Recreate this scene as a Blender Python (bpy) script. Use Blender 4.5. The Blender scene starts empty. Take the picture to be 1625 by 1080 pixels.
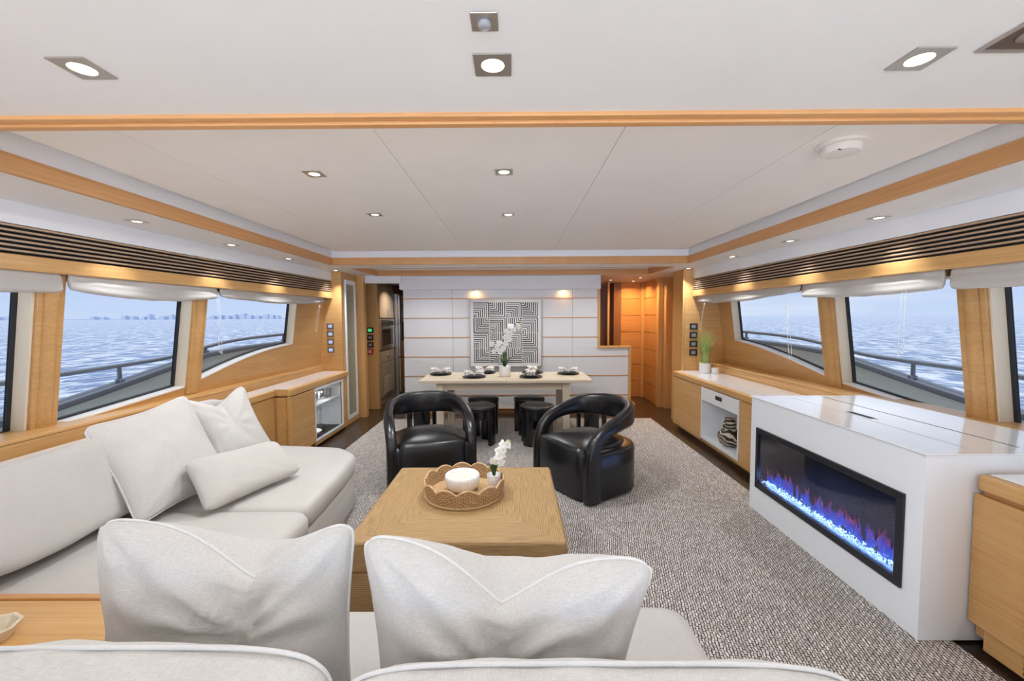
import bpy, bmesh, math, random
from mathutils import Vector, Matrix, noise
random.seed(7)
PI = math.pi
sc = bpy.context.scene
COL = sc.collection

# ------------------------------------------------------------------ camera, sky, exposure
cam_d = bpy.data.cameras.new('camera'); cam = bpy.data.objects.new('camera', cam_d); COL.objects.link(cam)
cam_d.sensor_width = 36.0; cam_d.sensor_fit = 'HORIZONTAL'; cam_d.lens = 36.0 * 670 / 1625
cam_d.clip_start = 0.05; cam_d.clip_end = 60000
cam.matrix_world = (Matrix.Translation((0, 0, 1.5)) @ Matrix.Rotation(math.radians(0.3), 4, 'Z')
                    @ Matrix.Rotation(PI / 2 - math.radians(3.16), 4, 'X') @ Matrix.Rotation(-math.radians(0.3), 4, 'Z'))
sc.camera = cam
sc.view_settings.view_transform = 'Standard'; sc.view_settings.look = 'None'
sc.view_settings.gamma = 1.0; sc.view_settings.use_curve_mapping = False
sc.view_settings.exposure = 0.0
try:
    sc.cycles.max_bounces = 12; sc.cycles.diffuse_bounces = 7; sc.cycles.glossy_bounces = 5
    sc.cycles.transparent_max_bounces = 16; sc.cycles.transmission_bounces = 8
    sc.cycles.sample_clamp_indirect = 8.0; sc.cycles.caustics_reflective = False; sc.cycles.caustics_refractive = False
except Exception:
    pass

SKY = 6.4            # daylight outside, seen through tinted side glass
TINT = 0.15          # how much of it the side glass lets through
LAMP = 4.5           # scale of all ceiling lamps

world = bpy.data.worlds.new('sky'); sc.world = world; world.use_nodes = True
nt = world.node_tree; nt.nodes.clear()
def N(nt, kind, **kw):
    n = nt.nodes.new(kind)
    for k, v in kw.items():
        if k.startswith('i_'):
            key = k[2:]
            n.inputs[int(key) if key.isdigit() else key.replace('_', ' ')].default_value = v
        else: setattr(n, k, v)
    return n
tc = N(nt, 'ShaderNodeTexCoord'); sep = N(nt, 'ShaderNodeSeparateXYZ'); nt.links.new(tc.outputs['Generated'], sep.inputs[0])
rmp = N(nt, 'ShaderNodeValToRGB'); cr = rmp.color_ramp
cr.elements[0].position = 0.0; cr.elements[0].color = (0.60, 0.74, 0.98, 1)
cr.elements[1].position = 0.6; cr.elements[1].color = (0.62, 0.72, 0.88, 1)
e = cr.elements.new(0.06); e.color = (0.53, 0.67, 0.97, 1)
e = cr.elements.new(0.2); e.color = (0.60, 0.72, 0.94, 1)
nt.links.new(sep.outputs[2], rmp.inputs[0])
mp = N(nt, 'ShaderNodeMapping'); mp.inputs['Scale'].default_value = (2.2, 2.2, 16)
nz = N(nt, 'ShaderNodeTexNoise', i_Scale=1.6, i_Detail=6.0, i_Roughness=0.55)
nt.links.new(tc.outputs['Generated'], mp.inputs[0]); nt.links.new(mp.outputs[0], nz.inputs['Vector'])
cl = N(nt, 'ShaderNodeMapRange', i_1=0.45, i_2=0.72); nt.links.new(nz.outputs['Fac'], cl.inputs[0])
xr = N(nt, 'ShaderNodeMapRange', i_1=0.0, i_2=0.6, i_3=0.12, i_4=0.85); nt.links.new(sep.outputs[0], xr.inputs[0])
mu = N(nt, 'ShaderNodeMath', operation='MULTIPLY'); nt.links.new(cl.outputs[0], mu.inputs[0]); nt.links.new(xr.outputs[0], mu.inputs[1])
mx = N(nt, 'ShaderNodeMixRGB'); mx.inputs[2].default_value = (0.80, 0.88, 1.0, 1)
nt.links.new(mu.outputs[0], mx.inputs[0]); nt.links.new(rmp.outputs[0], mx.inputs[1])
# dimmer, greyer sky towards the stern, lowered to keep near pillows from glaring
yr = N(nt, 'ShaderNodeMapRange', i_1=-0.15, i_2=-0.75); nt.links.new(sep.outputs[1], yr.inputs[0])
mw = N(nt, 'ShaderNodeMixRGB'); mw.inputs[2].default_value = (0.22, 0.235, 0.255, 1); nt.links.new(yr.outputs[0], mw.inputs[0]); nt.links.new(mx.outputs[0], mw.inputs[1])
bg = N(nt, 'ShaderNodeBackground', i_Strength=SKY); nt.links.new(mw.outputs[0], bg.inputs[0])
wo = N(nt, 'ShaderNodeOutputWorld'); nt.links.new(bg.outputs[0], wo.inputs[0])

# sky portal in the open aft doorway (samples the sky only, gives no light of its own)
pl = bpy.data.lights.new('aft_doorway_portal', 'AREA'); pl.shape = 'RECTANGLE'; pl.size = 5.2; pl.size_y = 2.1
pl.cycles.is_portal = True
po = bpy.data.objects.new('aft_doorway_portal', pl); COL.objects.link(po); po.location = (0, -1.28, 1.06); po.rotation_euler = (PI / 2, 0, 0)

# sun high over the stern: falls on the open aft deck and stays out of the saloon
sl = bpy.data.lights.new('sun', 'SUN'); sl.energy = 17.0; sl.angle = math.radians(3); sl.color = (0.98, 0.98, 1.0)
so = bpy.data.objects.new('sun', sl); COL.objects.link(so); so.rotation_euler = (math.radians(24), 0, 0)

# ------------------------------------------------------------------ materials
def mat_base(name):
    m = bpy.data.materials.new(name); m.use_nodes = True
    return m, m.node_tree, m.node_tree.nodes['Principled BSDF']
def M(name, col, rough=0.5, metal=0.0, spec=0.5, emit=None, es=0.0, coat=0.0, noise_amt=0.0, nscale=8.0, bump=0.0, bscale=200.0, sheen=0.0):
    m, nt, b = mat_base(name)
    b.inputs['Base Color'].default_value = (*col, 1); b.inputs['Roughness'].default_value = rough
    b.inputs['Metallic'].default_value = metal; b.inputs['Specular IOR Level'].default_value = spec
    b.inputs['Coat Weight'].default_value = coat; b.inputs['Sheen Weight'].default_value = sheen
    if emit: b.inputs['Emission Color'].default_value = (*emit, 1); b.inputs['Emission Strength'].default_value = es
    tc = N(nt, 'ShaderNodeTexCoord')
    n1 = N(nt, 'ShaderNodeTexNoise', i_Scale=nscale, i_Detail=4.0); nt.links.new(tc.outputs['Object'], n1.inputs['Vector'])
    mr = N(nt, 'ShaderNodeMapRange', i_1=0.3, i_2=0.7, i_3=1 - noise_amt, i_4=1 + noise_amt); nt.links.new(n1.outputs['Fac'], mr.inputs[0])
    vm = N(nt, 'ShaderNodeVectorMath', operation='SCALE'); vm.inputs[0].default_value = col; nt.links.new(mr.outputs[0], vm.inputs['Scale'])
    nt.links.new(vm.outputs[0], b.inputs['Base Color'])
    if bump:
        n2 = N(nt, 'ShaderNodeTexNoise', i_Scale=bscale, i_Detail=3.0); nt.links.new(tc.outputs['Object'], n2.inputs['Vector'])
        bp = N(nt, 'ShaderNodeBump', i_Strength=bump, i_Distance=0.002); nt.links.new(n2.outputs['Fac'], bp.inputs['Height'])
        nt.links.new(bp.outputs[0], b.inputs['Normal'])
    return m
def wood(name, c1, c2, axis='y', rough=0.38, fine=60.0, stretch=0.03, coat=0.15, broad=0.35):
    """satin veneer: fine streaks along one axis over broad tone changes"""
    m, nt, b = mat_base(name)
    tc = N(nt, 'ShaderNodeTexCoord'); mp = N(nt, 'ShaderNodeMapping')
    s = [1, 1, 1]; s['xyz'.index(axis)] = stretch
    mp.inputs['Scale'].default_value = s; nt.links.new(tc.outputs['Object'], mp.inputs[0])
    a = N(nt, 'ShaderNodeTexNoise', i_Scale=fine, i_Detail=6.0, i_Roughness=0.65); nt.links.new(mp.outputs[0], a.inputs['Vector'])
    c = N(nt, 'ShaderNodeTexNoise', i_Scale=fine * 0.12, i_Detail=3.0, i_Distortion=0.6); nt.links.new(mp.outputs[0], c.inputs['Vector'])
    mxx = N(nt, 'ShaderNodeMix', data_type='FLOAT', i_0=broad); nt.links.new(a.outputs['Fac'], mxx.inputs[2]); nt.links.new(c.outputs['Fac'], mxx.inputs[3])
    r = N(nt, 'ShaderNodeValToRGB'); r.color_ramp.elements[0].position = 0.33; r.color_ramp.elements[1].position = 0.67
    r.color_ramp.elements[0].color = (*c1, 1); r.color_ramp.elements[1].color = (*c2, 1)
    nt.links.new(mxx.outputs[0], r.inputs[0]); nt.links.new(r.outputs[0], b.inputs['Base Color'])
    b.inputs['Roughness'].default_value = rough; b.inputs['Coat Weight'].default_value = coat; b.inputs['Coat Roughness'].default_value = 0.2
    bp = N(nt, 'ShaderNodeBump', i_Strength=0.08, i_Distance=0.001); nt.links.new(a.outputs['Fac'], bp.inputs['Height']); nt.links.new(bp.outputs[0], b.inputs['Normal'])
    return m
def fabric(name, col, scale=420.0, amt=0.10, bump=0.5, big=0.03, rough=0.9):
    m, nt, b = mat_base(name)
    tc = N(nt, 'ShaderNodeTexCoord')
    fs = []
    for sc3 in ((1, 0.12, 1), (0.12, 1, 0.6)):
        mp = N(nt, 'ShaderNodeMapping'); mp.inputs['Scale'].default_value = sc3; nt.links.new(tc.outputs['Object'], mp.inputs[0])
        n = N(nt, 'ShaderNodeTexNoise', i_Scale=scale, i_Detail=2.0); nt.links.new(mp.outputs[0], n.inputs['Vector']); fs.append(n)
    ad = N(nt, 'ShaderNodeMath', operation='ADD'); nt.links.new(fs[0].outputs['Fac'], ad.inputs[0]); nt.links.new(fs[1].outputs['Fac'], ad.inputs[1])
    lo = N(nt, 'ShaderNodeTexNoise', i_Scale=6.0, i_Detail=4.0); nt.links.new(tc.outputs['Object'], lo.inputs['Vector'])
    m1 = N(nt, 'ShaderNodeMapRange', i_1=0.7, i_2=1.3, i_3=1 - amt, i_4=1 + amt); nt.links.new(ad.outputs[0], m1.inputs[0])
    m2 = N(nt, 'ShaderNodeMapRange', i_1=0.3, i_2=0.7, i_3=1 - big, i_4=1 + big); nt.links.new(lo.outputs['Fac'], m2.inputs[0])
    mm = N(nt, 'ShaderNodeMath', operation='MULTIPLY'); nt.links.new(m1.outputs[0], mm.inputs[0]); nt.links.new(m2.outputs[0], mm.inputs[1])
    vm = N(nt, 'ShaderNodeVectorMath', operation='SCALE'); vm.inputs[0].default_value = col; nt.links.new(mm.outputs[0], vm.inputs['Scale'])
    nt.links.new(vm.outputs[0], b.inputs['Base Color']); b.inputs['Roughness'].default_value = rough
    b.inputs['Specular IOR Level'].default_value = 0.15; b.inputs['Sheen Weight'].default_value = 0.15
    bp = N(nt, 'ShaderNodeBump', i_Strength=bump, i_Distance=0.0006); nt.links.new(ad.outputs[0], bp.inputs['Height']); nt.links.new(bp.outputs[0], b.inputs['Normal'])
    return m

W1, W2 = (0.53, 0.28, 0.09), (0.69, 0.415, 0.165)
m_wood_y = wood('satin_wood_along', W1, W2, 'y')
m_wood_x = wood('satin_wood_across', W1, W2, 'x')
m_wood_z = wood('satin_wood_upright', W1, W2, 'z')
m_wood_band = wood('banded_satin_wood', (0.46, 0.24, 0.075), (0.60, 0.345, 0.13), 'y', fine=90, stretch=0.08)
m_wood_trim = wood('trim_wood', (0.52, 0.25, 0.085), (0.66, 0.35, 0.135), 'y')
m_wood_trimx = wood('trim_wood_across', (0.52, 0.25, 0.085), (0.66, 0.35, 0.135), 'x')
m_wood_hall = wood('hall_wood', (0.46, 0.20, 0.055), (0.60, 0.30, 0.10), 'x', rough=0.3)
m_wood_dark = wood('dark_cherry_wood', (0.20, 0.085, 0.03), (0.30, 0.13, 0.05), 'z', rough=0.3)
m_slat = wood('vent_slat_wood', (0.40, 0.27, 0.17), (0.52, 0.37, 0.25), 'y')
m_reveal = M('pale_window_lining', (0.80, 0.70, 0.54), 0.45)
m_sillw = M('white_sill_lining', (0.86, 0.85, 0.84), 0.4)
m_ceil = M('ceiling_panel_white', (0.76, 0.765, 0.765), 0.55, noise_amt=0.015, nscale=3)
m_cove = M('white_lacquer_cove', (0.84, 0.85, 0.87), 0.4)
m_white = M('white_lacquer', (0.86, 0.895, 0.93), 0.22, coat=0.3)
m_top = M('white_stone_top', (0.86, 0.855, 0.86), 0.14, coat=0.5)
m_wallp = M('grey_white_wall_panel', (0.74, 0.745, 0.76), 0.4)
m_black = M('black_gasket', (0.015, 0.016, 0.02), 0.4)
m_steel = M('brushed_steel', (0.62, 0.60, 0.58), 0.32, metal=1.0)
m_chrome = M('chrome', (0.75, 0.77, 0.8), 0.14, metal=1.0)
m_rail = M('weathered_steel_rail', (0.34, 0.40, 0.50), 0.35, metal=0.4)
m_nickel = M('satin_nickel_trim', (0.55, 0.52, 0.48), 0.35, metal=0.9)
m_floor = wood('dark_walnut_floor', (0.018, 0.010, 0.006), (0.042, 0.023, 0.014), 'y', rough=0.28, fine=25, coat=0.3)
m_leather = M('black_leather', (0.007, 0.0075, 0.009), 0.27, bump=0.12, bscale=420, spec=0.6, noise_amt=0.1)
m_gloss = M('black_satin_lacquer', (0.005, 0.0055, 0.007), 0.22, spec=0.6)
m_linen = fabric('ivory_linen', (0.565, 0.545, 0.515))
m_sofa = fabric('warm_white_upholstery', (0.535, 0.51, 0.48), amt=0.05, bump=0.3)
m_pipe = fabric('ivory_piping', (0.66, 0.645, 0.62), amt=0.05, bump=0.2)
m_bleach = wood('bleached_oak', (0.60, 0.50, 0.36), (0.76, 0.66, 0.51), 'x', rough=0.5, coat=0.0)
m_bleachz = wood('bleached_oak_upright', (0.56, 0.48, 0.35), (0.70, 0.62, 0.48), 'z', rough=0.5, coat=0.0)
m_ceramic = M('white_ceramic', (0.86, 0.85, 0.83), 0.3, coat=0.2)
m_stone = M('mottled_white_stone', (0.78, 0.77, 0.75), 0.5, noise_amt=0.12, nscale=60)
m_wax = M('cream_wax', (0.80, 0.68, 0.54), 0.6)
m_leaf = M('dark_green_leaf', (0.03, 0.075, 0.02), 0.4, noise_amt=0.3, nscale=20)
m_stem = M('green_stem', (0.16, 0.24, 0.06), 0.5)
m_petal = M('white_petal', (0.88, 0.87, 0.85), 0.6)
m_pollen = M('yellow_petal_heart', (0.75, 0.62, 0.22), 0.6)
m_blade = M('fresh_green_blades', (0.40, 0.48, 0.15), 0.55, noise_amt=0.35, nscale=30)
m_blade2 = M('pale_dry_blade', (0.62, 0.50, 0.30), 0.6)
m_plate = M('matt_black_plate', (0.018, 0.018, 0.02), 0.35)
m_mat = M('woven_straw_mat', (0.72, 0.60, 0.44), 0.8, noise_amt=0.12, nscale=90, bump=0.6, bscale=150)
m_plastic = M('white_plastic', (0.80, 0.79, 0.77), 0.45)
m_dark = M('near_black_void', (0.02, 0.018, 0.016), 0.7)
m_olive = M('frosted_olive_glass', (0.36, 0.34, 0.25), 0.25, coat=0.4)
m_red = M('red_call_point', (0.55, 0.03, 0.03), 0.4)
m_shade = fabric('translucent_grey_voile', (0.50, 0.475, 0.44), scale=300, amt=0.06, bump=0.3)
_b = m_shade.node_tree.nodes['Principled BSDF']; _b.inputs['Transmission Weight'].default_value = 0.0
m_bulwark = M('pale_grey_bulwark', (0.74, 0.86, 0.90), 0.45)
m_caprail = M('dark_grey_cap', (0.12, 0.135, 0.17), 0.4)
m_deck = M('pale_side_deck', (0.62, 0.58, 0.52), 0.6)
m_hull = M('white_hull', (0.8, 0.8, 0.8), 0.4)
m_haze = M('hazy_distant_tower', (0.60, 0.69, 0.86), 0.9)  # distance haze put into the pale blue base colour
m_print = M('black_print', (0.02, 0.02, 0.022), 0.7)
m_canvas = M('off_white_canvas', (0.78, 0.77, 0.75), 0.8)
m_taupe = M('taupe_galley_lacquer', (0.42, 0.33, 0.25), 0.35)

def tinted(name, t, col=(1, 1, 1), gloss=0.10):
    m = bpy.data.materials.new(name); m.use_nodes = True; nt = m.node_tree; nt.nodes.clear()
    tr = N(nt, 'ShaderNodeBsdfTransparent'); tr.inputs[0].default_value = (t * col[0], t * col[1], t * col[2], 1)
    gl = N(nt, 'ShaderNodeBsdfGlossy', i_Roughness=0.02); gl.inputs[0].default_value = (1, 1, 1, 1)
    lw = N(nt, 'ShaderNodeLayerWeight', i_Blend=0.5); fp = N(nt, 'ShaderNodeMath', operation='POWER'); fp.inputs[1].default_value = 4.0; nt.links.new(lw.outputs['Facing'], fp.inputs[0])
    fr = N(nt, 'ShaderNodeMath', operation='MULTIPLY_ADD'); fr.inputs[1].default_value = 0.9; fr.inputs[2].default_value = 0.05; nt.links.new(fp.outputs[0], fr.inputs[0]); ml = N(nt, 'ShaderNodeMath', operation='MULTIPLY'); ml.inputs[1].default_value = gloss
    nt.links.new(fr.outputs[0], ml.inputs[0])
    ms = N(nt, 'ShaderNodeMixShader'); nt.links.new(ml.outputs[0], ms.inputs[0]); nt.links.new(tr.outputs[0], ms.inputs[1]); nt.links.new(gl.outputs[0], ms.inputs[2])
    o = N(nt, 'ShaderNodeOutputMaterial'); nt.links.new(ms.outputs[0], o.inputs[0])
    return m
m_tint = tinted('tinted_window_glass', TINT, (1.0, 1.0, 1.0))
m_glassw = tinted('clear_drinking_glass', 0.86, gloss=1.0)
m_pane = tinted('clear_cabinet_glass', 0.95, gloss=0.4)
m_firepane = tinted('smoked_fireplace_glass', 0.8, gloss=1.0)

def emitter(name, col, s):
    m = bpy.data.materials.new(name); m.use_nodes = True; nt = m.node_tree; nt.nodes.clear()
    e = N(nt, 'ShaderNodeEmission', i_Strength=s); e.inputs[0].default_value = (*col, 1)
    o = N(nt, 'ShaderNodeOutputMaterial'); nt.links.new(e.outputs[0], o.inputs[0]); return m
m_lamp = emitter('lit_lamp_lens', (1.0, 0.88, 0.66), 6.0)
m_screen = emitter('lit_switch_screen', (0.75, 0.82, 1.0), 0.7)
m_led = emitter('green_display', (0.1, 0.8, 0.3), 0.8)

# rug: tweedy weave of cream and dark yarns
m_rug, nt, b = mat_base('tweed_rug')
tc = N(nt, 'ShaderNodeTexCoord')
mp = N(nt, 'ShaderNodeMapping'); mp.inputs['Scale'].default_value = (1, 1, 0); mp.inputs['Rotation'].default_value = (0, 0, PI / 2 + 0.22); nt.links.new(tc.outputs['Object'], mp.inputs[0])
dn = N(nt, 'ShaderNodeTexNoise', i_Scale=28.0, i_Detail=2.0); nt.links.new(mp.outputs[0], dn.inputs['Vector'])
dv = N(nt, 'ShaderNodeMixRGB', blend_type='LINEAR_LIGHT', i_0=0.010); nt.links.new(mp.outputs[0], dv.inputs[1]); nt.links.new(dn.outputs['Color'], dv.inputs[2])
br = N(nt, 'ShaderNodeTexBrick', i_Scale=1.0, i_4=1.0, i_5=0.0035)
br.inputs['Scale'].default_value = 1.0; br.inputs['Mortar Size'].default_value = 0.0026; br.inputs['Mortar Smooth'].default_value = 0.3
br.inputs['Brick Width'].default_value = 0.030; br.inputs['Row Height'].default_value = 0.0135; br.inputs['Bias'].default_value = 0.0
br.inputs['Color1'].default_value = (0.80, 0.75, 0.71, 1); br.inputs['Color2'].default_value = (0.48, 0.44, 0.405, 1); br.inputs['Mortar'].default_value = (0.085, 0.07, 0.065, 1)
nt.links.new(dv.outputs[0], br.inputs['Vector'])
sp = N(nt, 'ShaderNodeTexNoise', i_Scale=160.0, i_Detail=3.0); nt.links.new(mp.outputs[0], sp.inputs['Vector'])
sr = N(nt, 'ShaderNodeMapRange', i_1=0.35, i_2=0.65, i_3=0.55, i_4=1.3); nt.links.new(sp.outputs['Fac'], sr.inputs[0])
vm = N(nt, 'ShaderNodeVectorMath', operation='SCALE'); nt.links.new(br.outputs['Color'], vm.inputs[0]); nt.links.new(sr.outputs[0], vm.inputs['Scale'])
nt.links.new(vm.outputs[0], b.inputs['Base Color']); b.inputs['Roughness'].default_value = 0.95; b.inputs['Specular IOR Level'].default_value = 0.1
bp = N(nt, 'ShaderNodeBump', i_Strength=0.6, i_Distance=0.004); nt.links.new(sp.outputs['Fac'], bp.inputs['Height']); nt.links.new(bp.outputs[0], b.inputs['Normal'])

# rope-wound coffee table: strands run parallel to each side, mitred at the diagonals
def rope_mat():
    m, nt, b = mat_base('wound_seagrass')
    tc = N(nt, 'ShaderNodeTexCoord'); sp = N(nt, 'ShaderNodeSeparateXYZ'); nt.links.new(tc.outputs['Object'], sp.inputs[0])
    ax = N(nt, 'ShaderNodeMath', operation='ABSOLUTE'); ay = N(nt, 'ShaderNodeMath', operation='ABSOLUTE')
    nt.links.new(sp.outputs[0], ax.inputs[0]); nt.links.new(sp.outputs[1], ay.inputs[0])
    mxm = N(nt, 'ShaderNodeMath', operation='MAXIMUM'); nt.links.new(ax.outputs[0], mxm.inputs[0]); nt.links.new(ay.outputs[0], mxm.inputs[1])
    mnm = N(nt, 'ShaderNodeMath', operation='MINIMUM'); nt.links.new(ax.outputs[0], mnm.inputs[0]); nt.links.new(ay.outputs[0], mnm.inputs[1])
    d = N(nt, 'ShaderNodeMath', operation='SUBTRACT'); nt.links.new(mxm.outputs[0], d.inputs[0]); nt.links.new(sp.outputs[2], d.inputs[1])
    wv = N(nt, 'ShaderNodeMath', operation='MULTIPLY'); wv.inputs[1].default_value = 2 * PI / 0.0095; nt.links.new(d.outputs[0], wv.inputs[0])
    sn = N(nt, 'ShaderNodeMath', operation='SINE'); nt.links.new(wv.outputs[0], sn.inputs[0])
    cb = N(nt, 'ShaderNodeCombineXYZ'); nt.links.new(d.outputs[0], cb.inputs[0]); nt.links.new(mnm.outputs[0], cb.inputs[1])
    mp = N(nt, 'ShaderNodeMapping'); mp.inputs['Scale'].default_value = (1, 0.06, 1); nt.links.new(cb.outputs[0], mp.inputs[0])
    nz = N(nt, 'ShaderNodeTexNoise', i_Scale=140.0, i_Detail=4.0); nt.links.new(mp.outputs[0], nz.inputs['Vector'])
    s2 = N(nt, 'ShaderNodeMapRange', i_1=-1.0, i_2=1.0, i_3=0.0, i_4=0.35); nt.links.new(sn.outputs[0], s2.inputs[0])
    ad = N(nt, 'ShaderNodeMath', operation='ADD'); nt.links.new(s2.outputs[0], ad.inputs[0]); nt.links.new(nz.outputs['Fac'], ad.inputs[1])
    r = N(nt, 'ShaderNodeValToRGB'); r.color_ramp.elements[0].position = 0.35; r.color_ramp.elements[1].position = 0.85
    r.color_ramp.elements[0].color = (0.22, 0.125, 0.047, 1); r.color_ramp.elements[1].color = (0.47, 0.30, 0.13, 1)
    nt.links.new(ad.outputs[0], r.inputs[0]); nt.links.new(r.outputs[0], b.inputs['Base Color']); b.inputs['Roughness'].default_value = 0.62
    bp = N(nt, 'ShaderNodeBump', i_Strength=0.6, i_Distance=0.003); nt.links.new(ad.outputs[0], bp.inputs['Height']); nt.links.new(bp.outputs[0], b.inputs['Normal'])
    return m
m_rope = rope_mat()
# wicker: angular weave
def wicker_mat():
    m, nt, b = mat_base('natural_wicker')
    tc = N(nt, 'ShaderNodeTexCoord')
    mp = N(nt, 'ShaderNodeMapping'); nt.links.new(tc.outputs['UV'], mp.inputs[0])
    br = N(nt, 'ShaderNodeTexBrick'); br.inputs['Scale'].default_value = 1.0; br.inputs['Brick Width'].default_value = 1.0; br.inputs['Row Height'].default_value = 0.5
    br.inputs['Mortar Size'].default_value = 0.07; br.inputs['Color1'].default_value = (0.66, 0.46, 0.26, 1); br.inputs['Color2'].default_value = (0.50, 0.32, 0.16, 1)
    br.inputs['Mortar'].default_value = (0.20, 0.10, 0.04, 1); nt.links.new(mp.outputs[0], br.inputs['Vector'])
    nt.links.new(br.outputs['Color'], b.inputs['Base Color']); b.inputs['Roughness'].default_value = 0.6
    iv = N(nt, 'ShaderNodeMath', operation='SUBTRACT'); iv.inputs[0].default_value = 1.0; nt.links.new(br.outputs['Fac'], iv.inputs[1])
    bp = N(nt, 'ShaderNodeBump', i_Strength=0.8, i_Distance=0.003); nt.links.new(iv.outputs[0], bp.inputs['Height']); nt.links.new(bp.outputs[0], b.inputs['Normal'])
    return m
m_wicker = wicker_mat()
m_rattan = M('rattan_rod', (0.56, 0.37, 0.19), 0.55, noise_amt=0.2, nscale=60)
# painted pottery
m_pot, nt, b = mat_base('black_and_cream_pottery')
tc = N(nt, 'ShaderNodeTexCoord'); wv = N(nt, 'ShaderNodeTexWave', wave_type='RINGS', i_Scale=9.0, i_Distortion=7.0, i_Detail=1.0)
nt.links.new(tc.outputs['Object'], wv.inputs['Vector']); r = N(nt, 'ShaderNodeValToRGB'); r.color_ramp.interpolation = 'CONSTANT'
r.color_ramp.elements[0].color = (0.02, 0.018, 0.016, 1); r.color_ramp.elements[1].position = 0.62; r.color_ramp.elements[1].color = (0.62, 0.52, 0.40, 1)
nt.links.new(wv.outputs['Fac'], r.inputs[0]); nt.links.new(r.outputs[0], b.inputs['Base Color']); b.inputs['Roughness'].default_value = 0.4
# printed napkin
m_napkin, nt, b = mat_base('printed_napkin')
tc = N(nt, 'ShaderNodeTexCoord'); vo = N(nt, 'ShaderNodeTexVoronoi', i_Scale=55.0); nt.links.new(tc.outputs['Object'], vo.inputs['Vector'])
r = N(nt, 'ShaderNodeValToRGB'); r.color_ramp.elements[0].position = 0.15; r.color_ramp.elements[0].color = (0.22, 0.17, 0.14, 1)
r.color_ramp.elements[1].position = 0.34; r.color_ramp.elements[1].color = (0.82, 0.78, 0.74, 1)
nt.links.new(vo.outputs['Distance'], r.inputs[0]); nt.links.new(r.outputs[0], b.inputs['Base Color']); b.inputs['Roughness'].default_value = 0.9
# sea water
m_sea, nt, b = mat_base('sea_water')
b.inputs['Base Color'].default_value = (0.30, 0.42, 0.62, 1); b.inputs['Roughness'].default_value = 0.25; b.inputs['IOR'].default_value = 1.33
b.inputs['Specular IOR Level'].default_value = 0.9
tc = N(nt, 'ShaderNodeTexCoord'); mp = N(nt, 'ShaderNodeMapping'); mp.inputs['Scale'].default_value = (1, 0.45, 1); mp.inputs['Rotation'].default_value = (0, 0, 0.25)
nt.links.new(tc.outputs['Object'], mp.inputs[0])
n1 = N(nt, 'ShaderNodeTexNoise', i_Scale=0.55, i_Detail=9.0, i_Roughness=0.62, i_Distortion=0.5); nt.links.new(mp.outputs[0], n1.inputs['Vector'])
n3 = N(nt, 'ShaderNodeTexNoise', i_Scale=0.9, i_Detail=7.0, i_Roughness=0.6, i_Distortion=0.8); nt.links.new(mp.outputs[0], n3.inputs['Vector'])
foam_glint = N(nt, 'ShaderNodeValToRGB'); foam_glint.color_ramp.elements[0].position = 0.44; foam_glint.color_ramp.elements[0].color = (0.13, 0.22, 0.44, 1); foam_glint.color_ramp.elements[1].position = 0.57; foam_glint.color_ramp.elements[1].color = (0.80, 0.86, 0.92, 1)  # foam, sky glitter and dark ripples painted into the base colour
ee = foam_glint.color_ramp.elements.new(0.50); ee.color = (0.38, 0.48, 0.66, 1); nt.links.new(n3.outputs['Fac'], foam_glint.inputs[0]); nt.links.new(foam_glint.outputs[0], b.inputs['Base Color'])
n2 = N(nt, 'ShaderNodeTexNoise', i_Scale=0.06, i_Detail=4.0); nt.links.new(mp.outputs[0], n2.inputs['Vector'])
b1 = N(nt, 'ShaderNodeBump', i_Strength=1.0, i_Distance=1.1); nt.links.new(n1.outputs['Fac'], b1.inputs['Height'])
b2 = N(nt, 'ShaderNodeBump', i_Strength=0.6, i_Distance=4.0); nt.links.new(n2.outputs['Fac'], b2.inputs['Height']); nt.links.new(b1.outputs[0], b2.inputs['Normal'])
nt.links.new(b2.outputs[0], b.inputs['Normal'])

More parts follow.
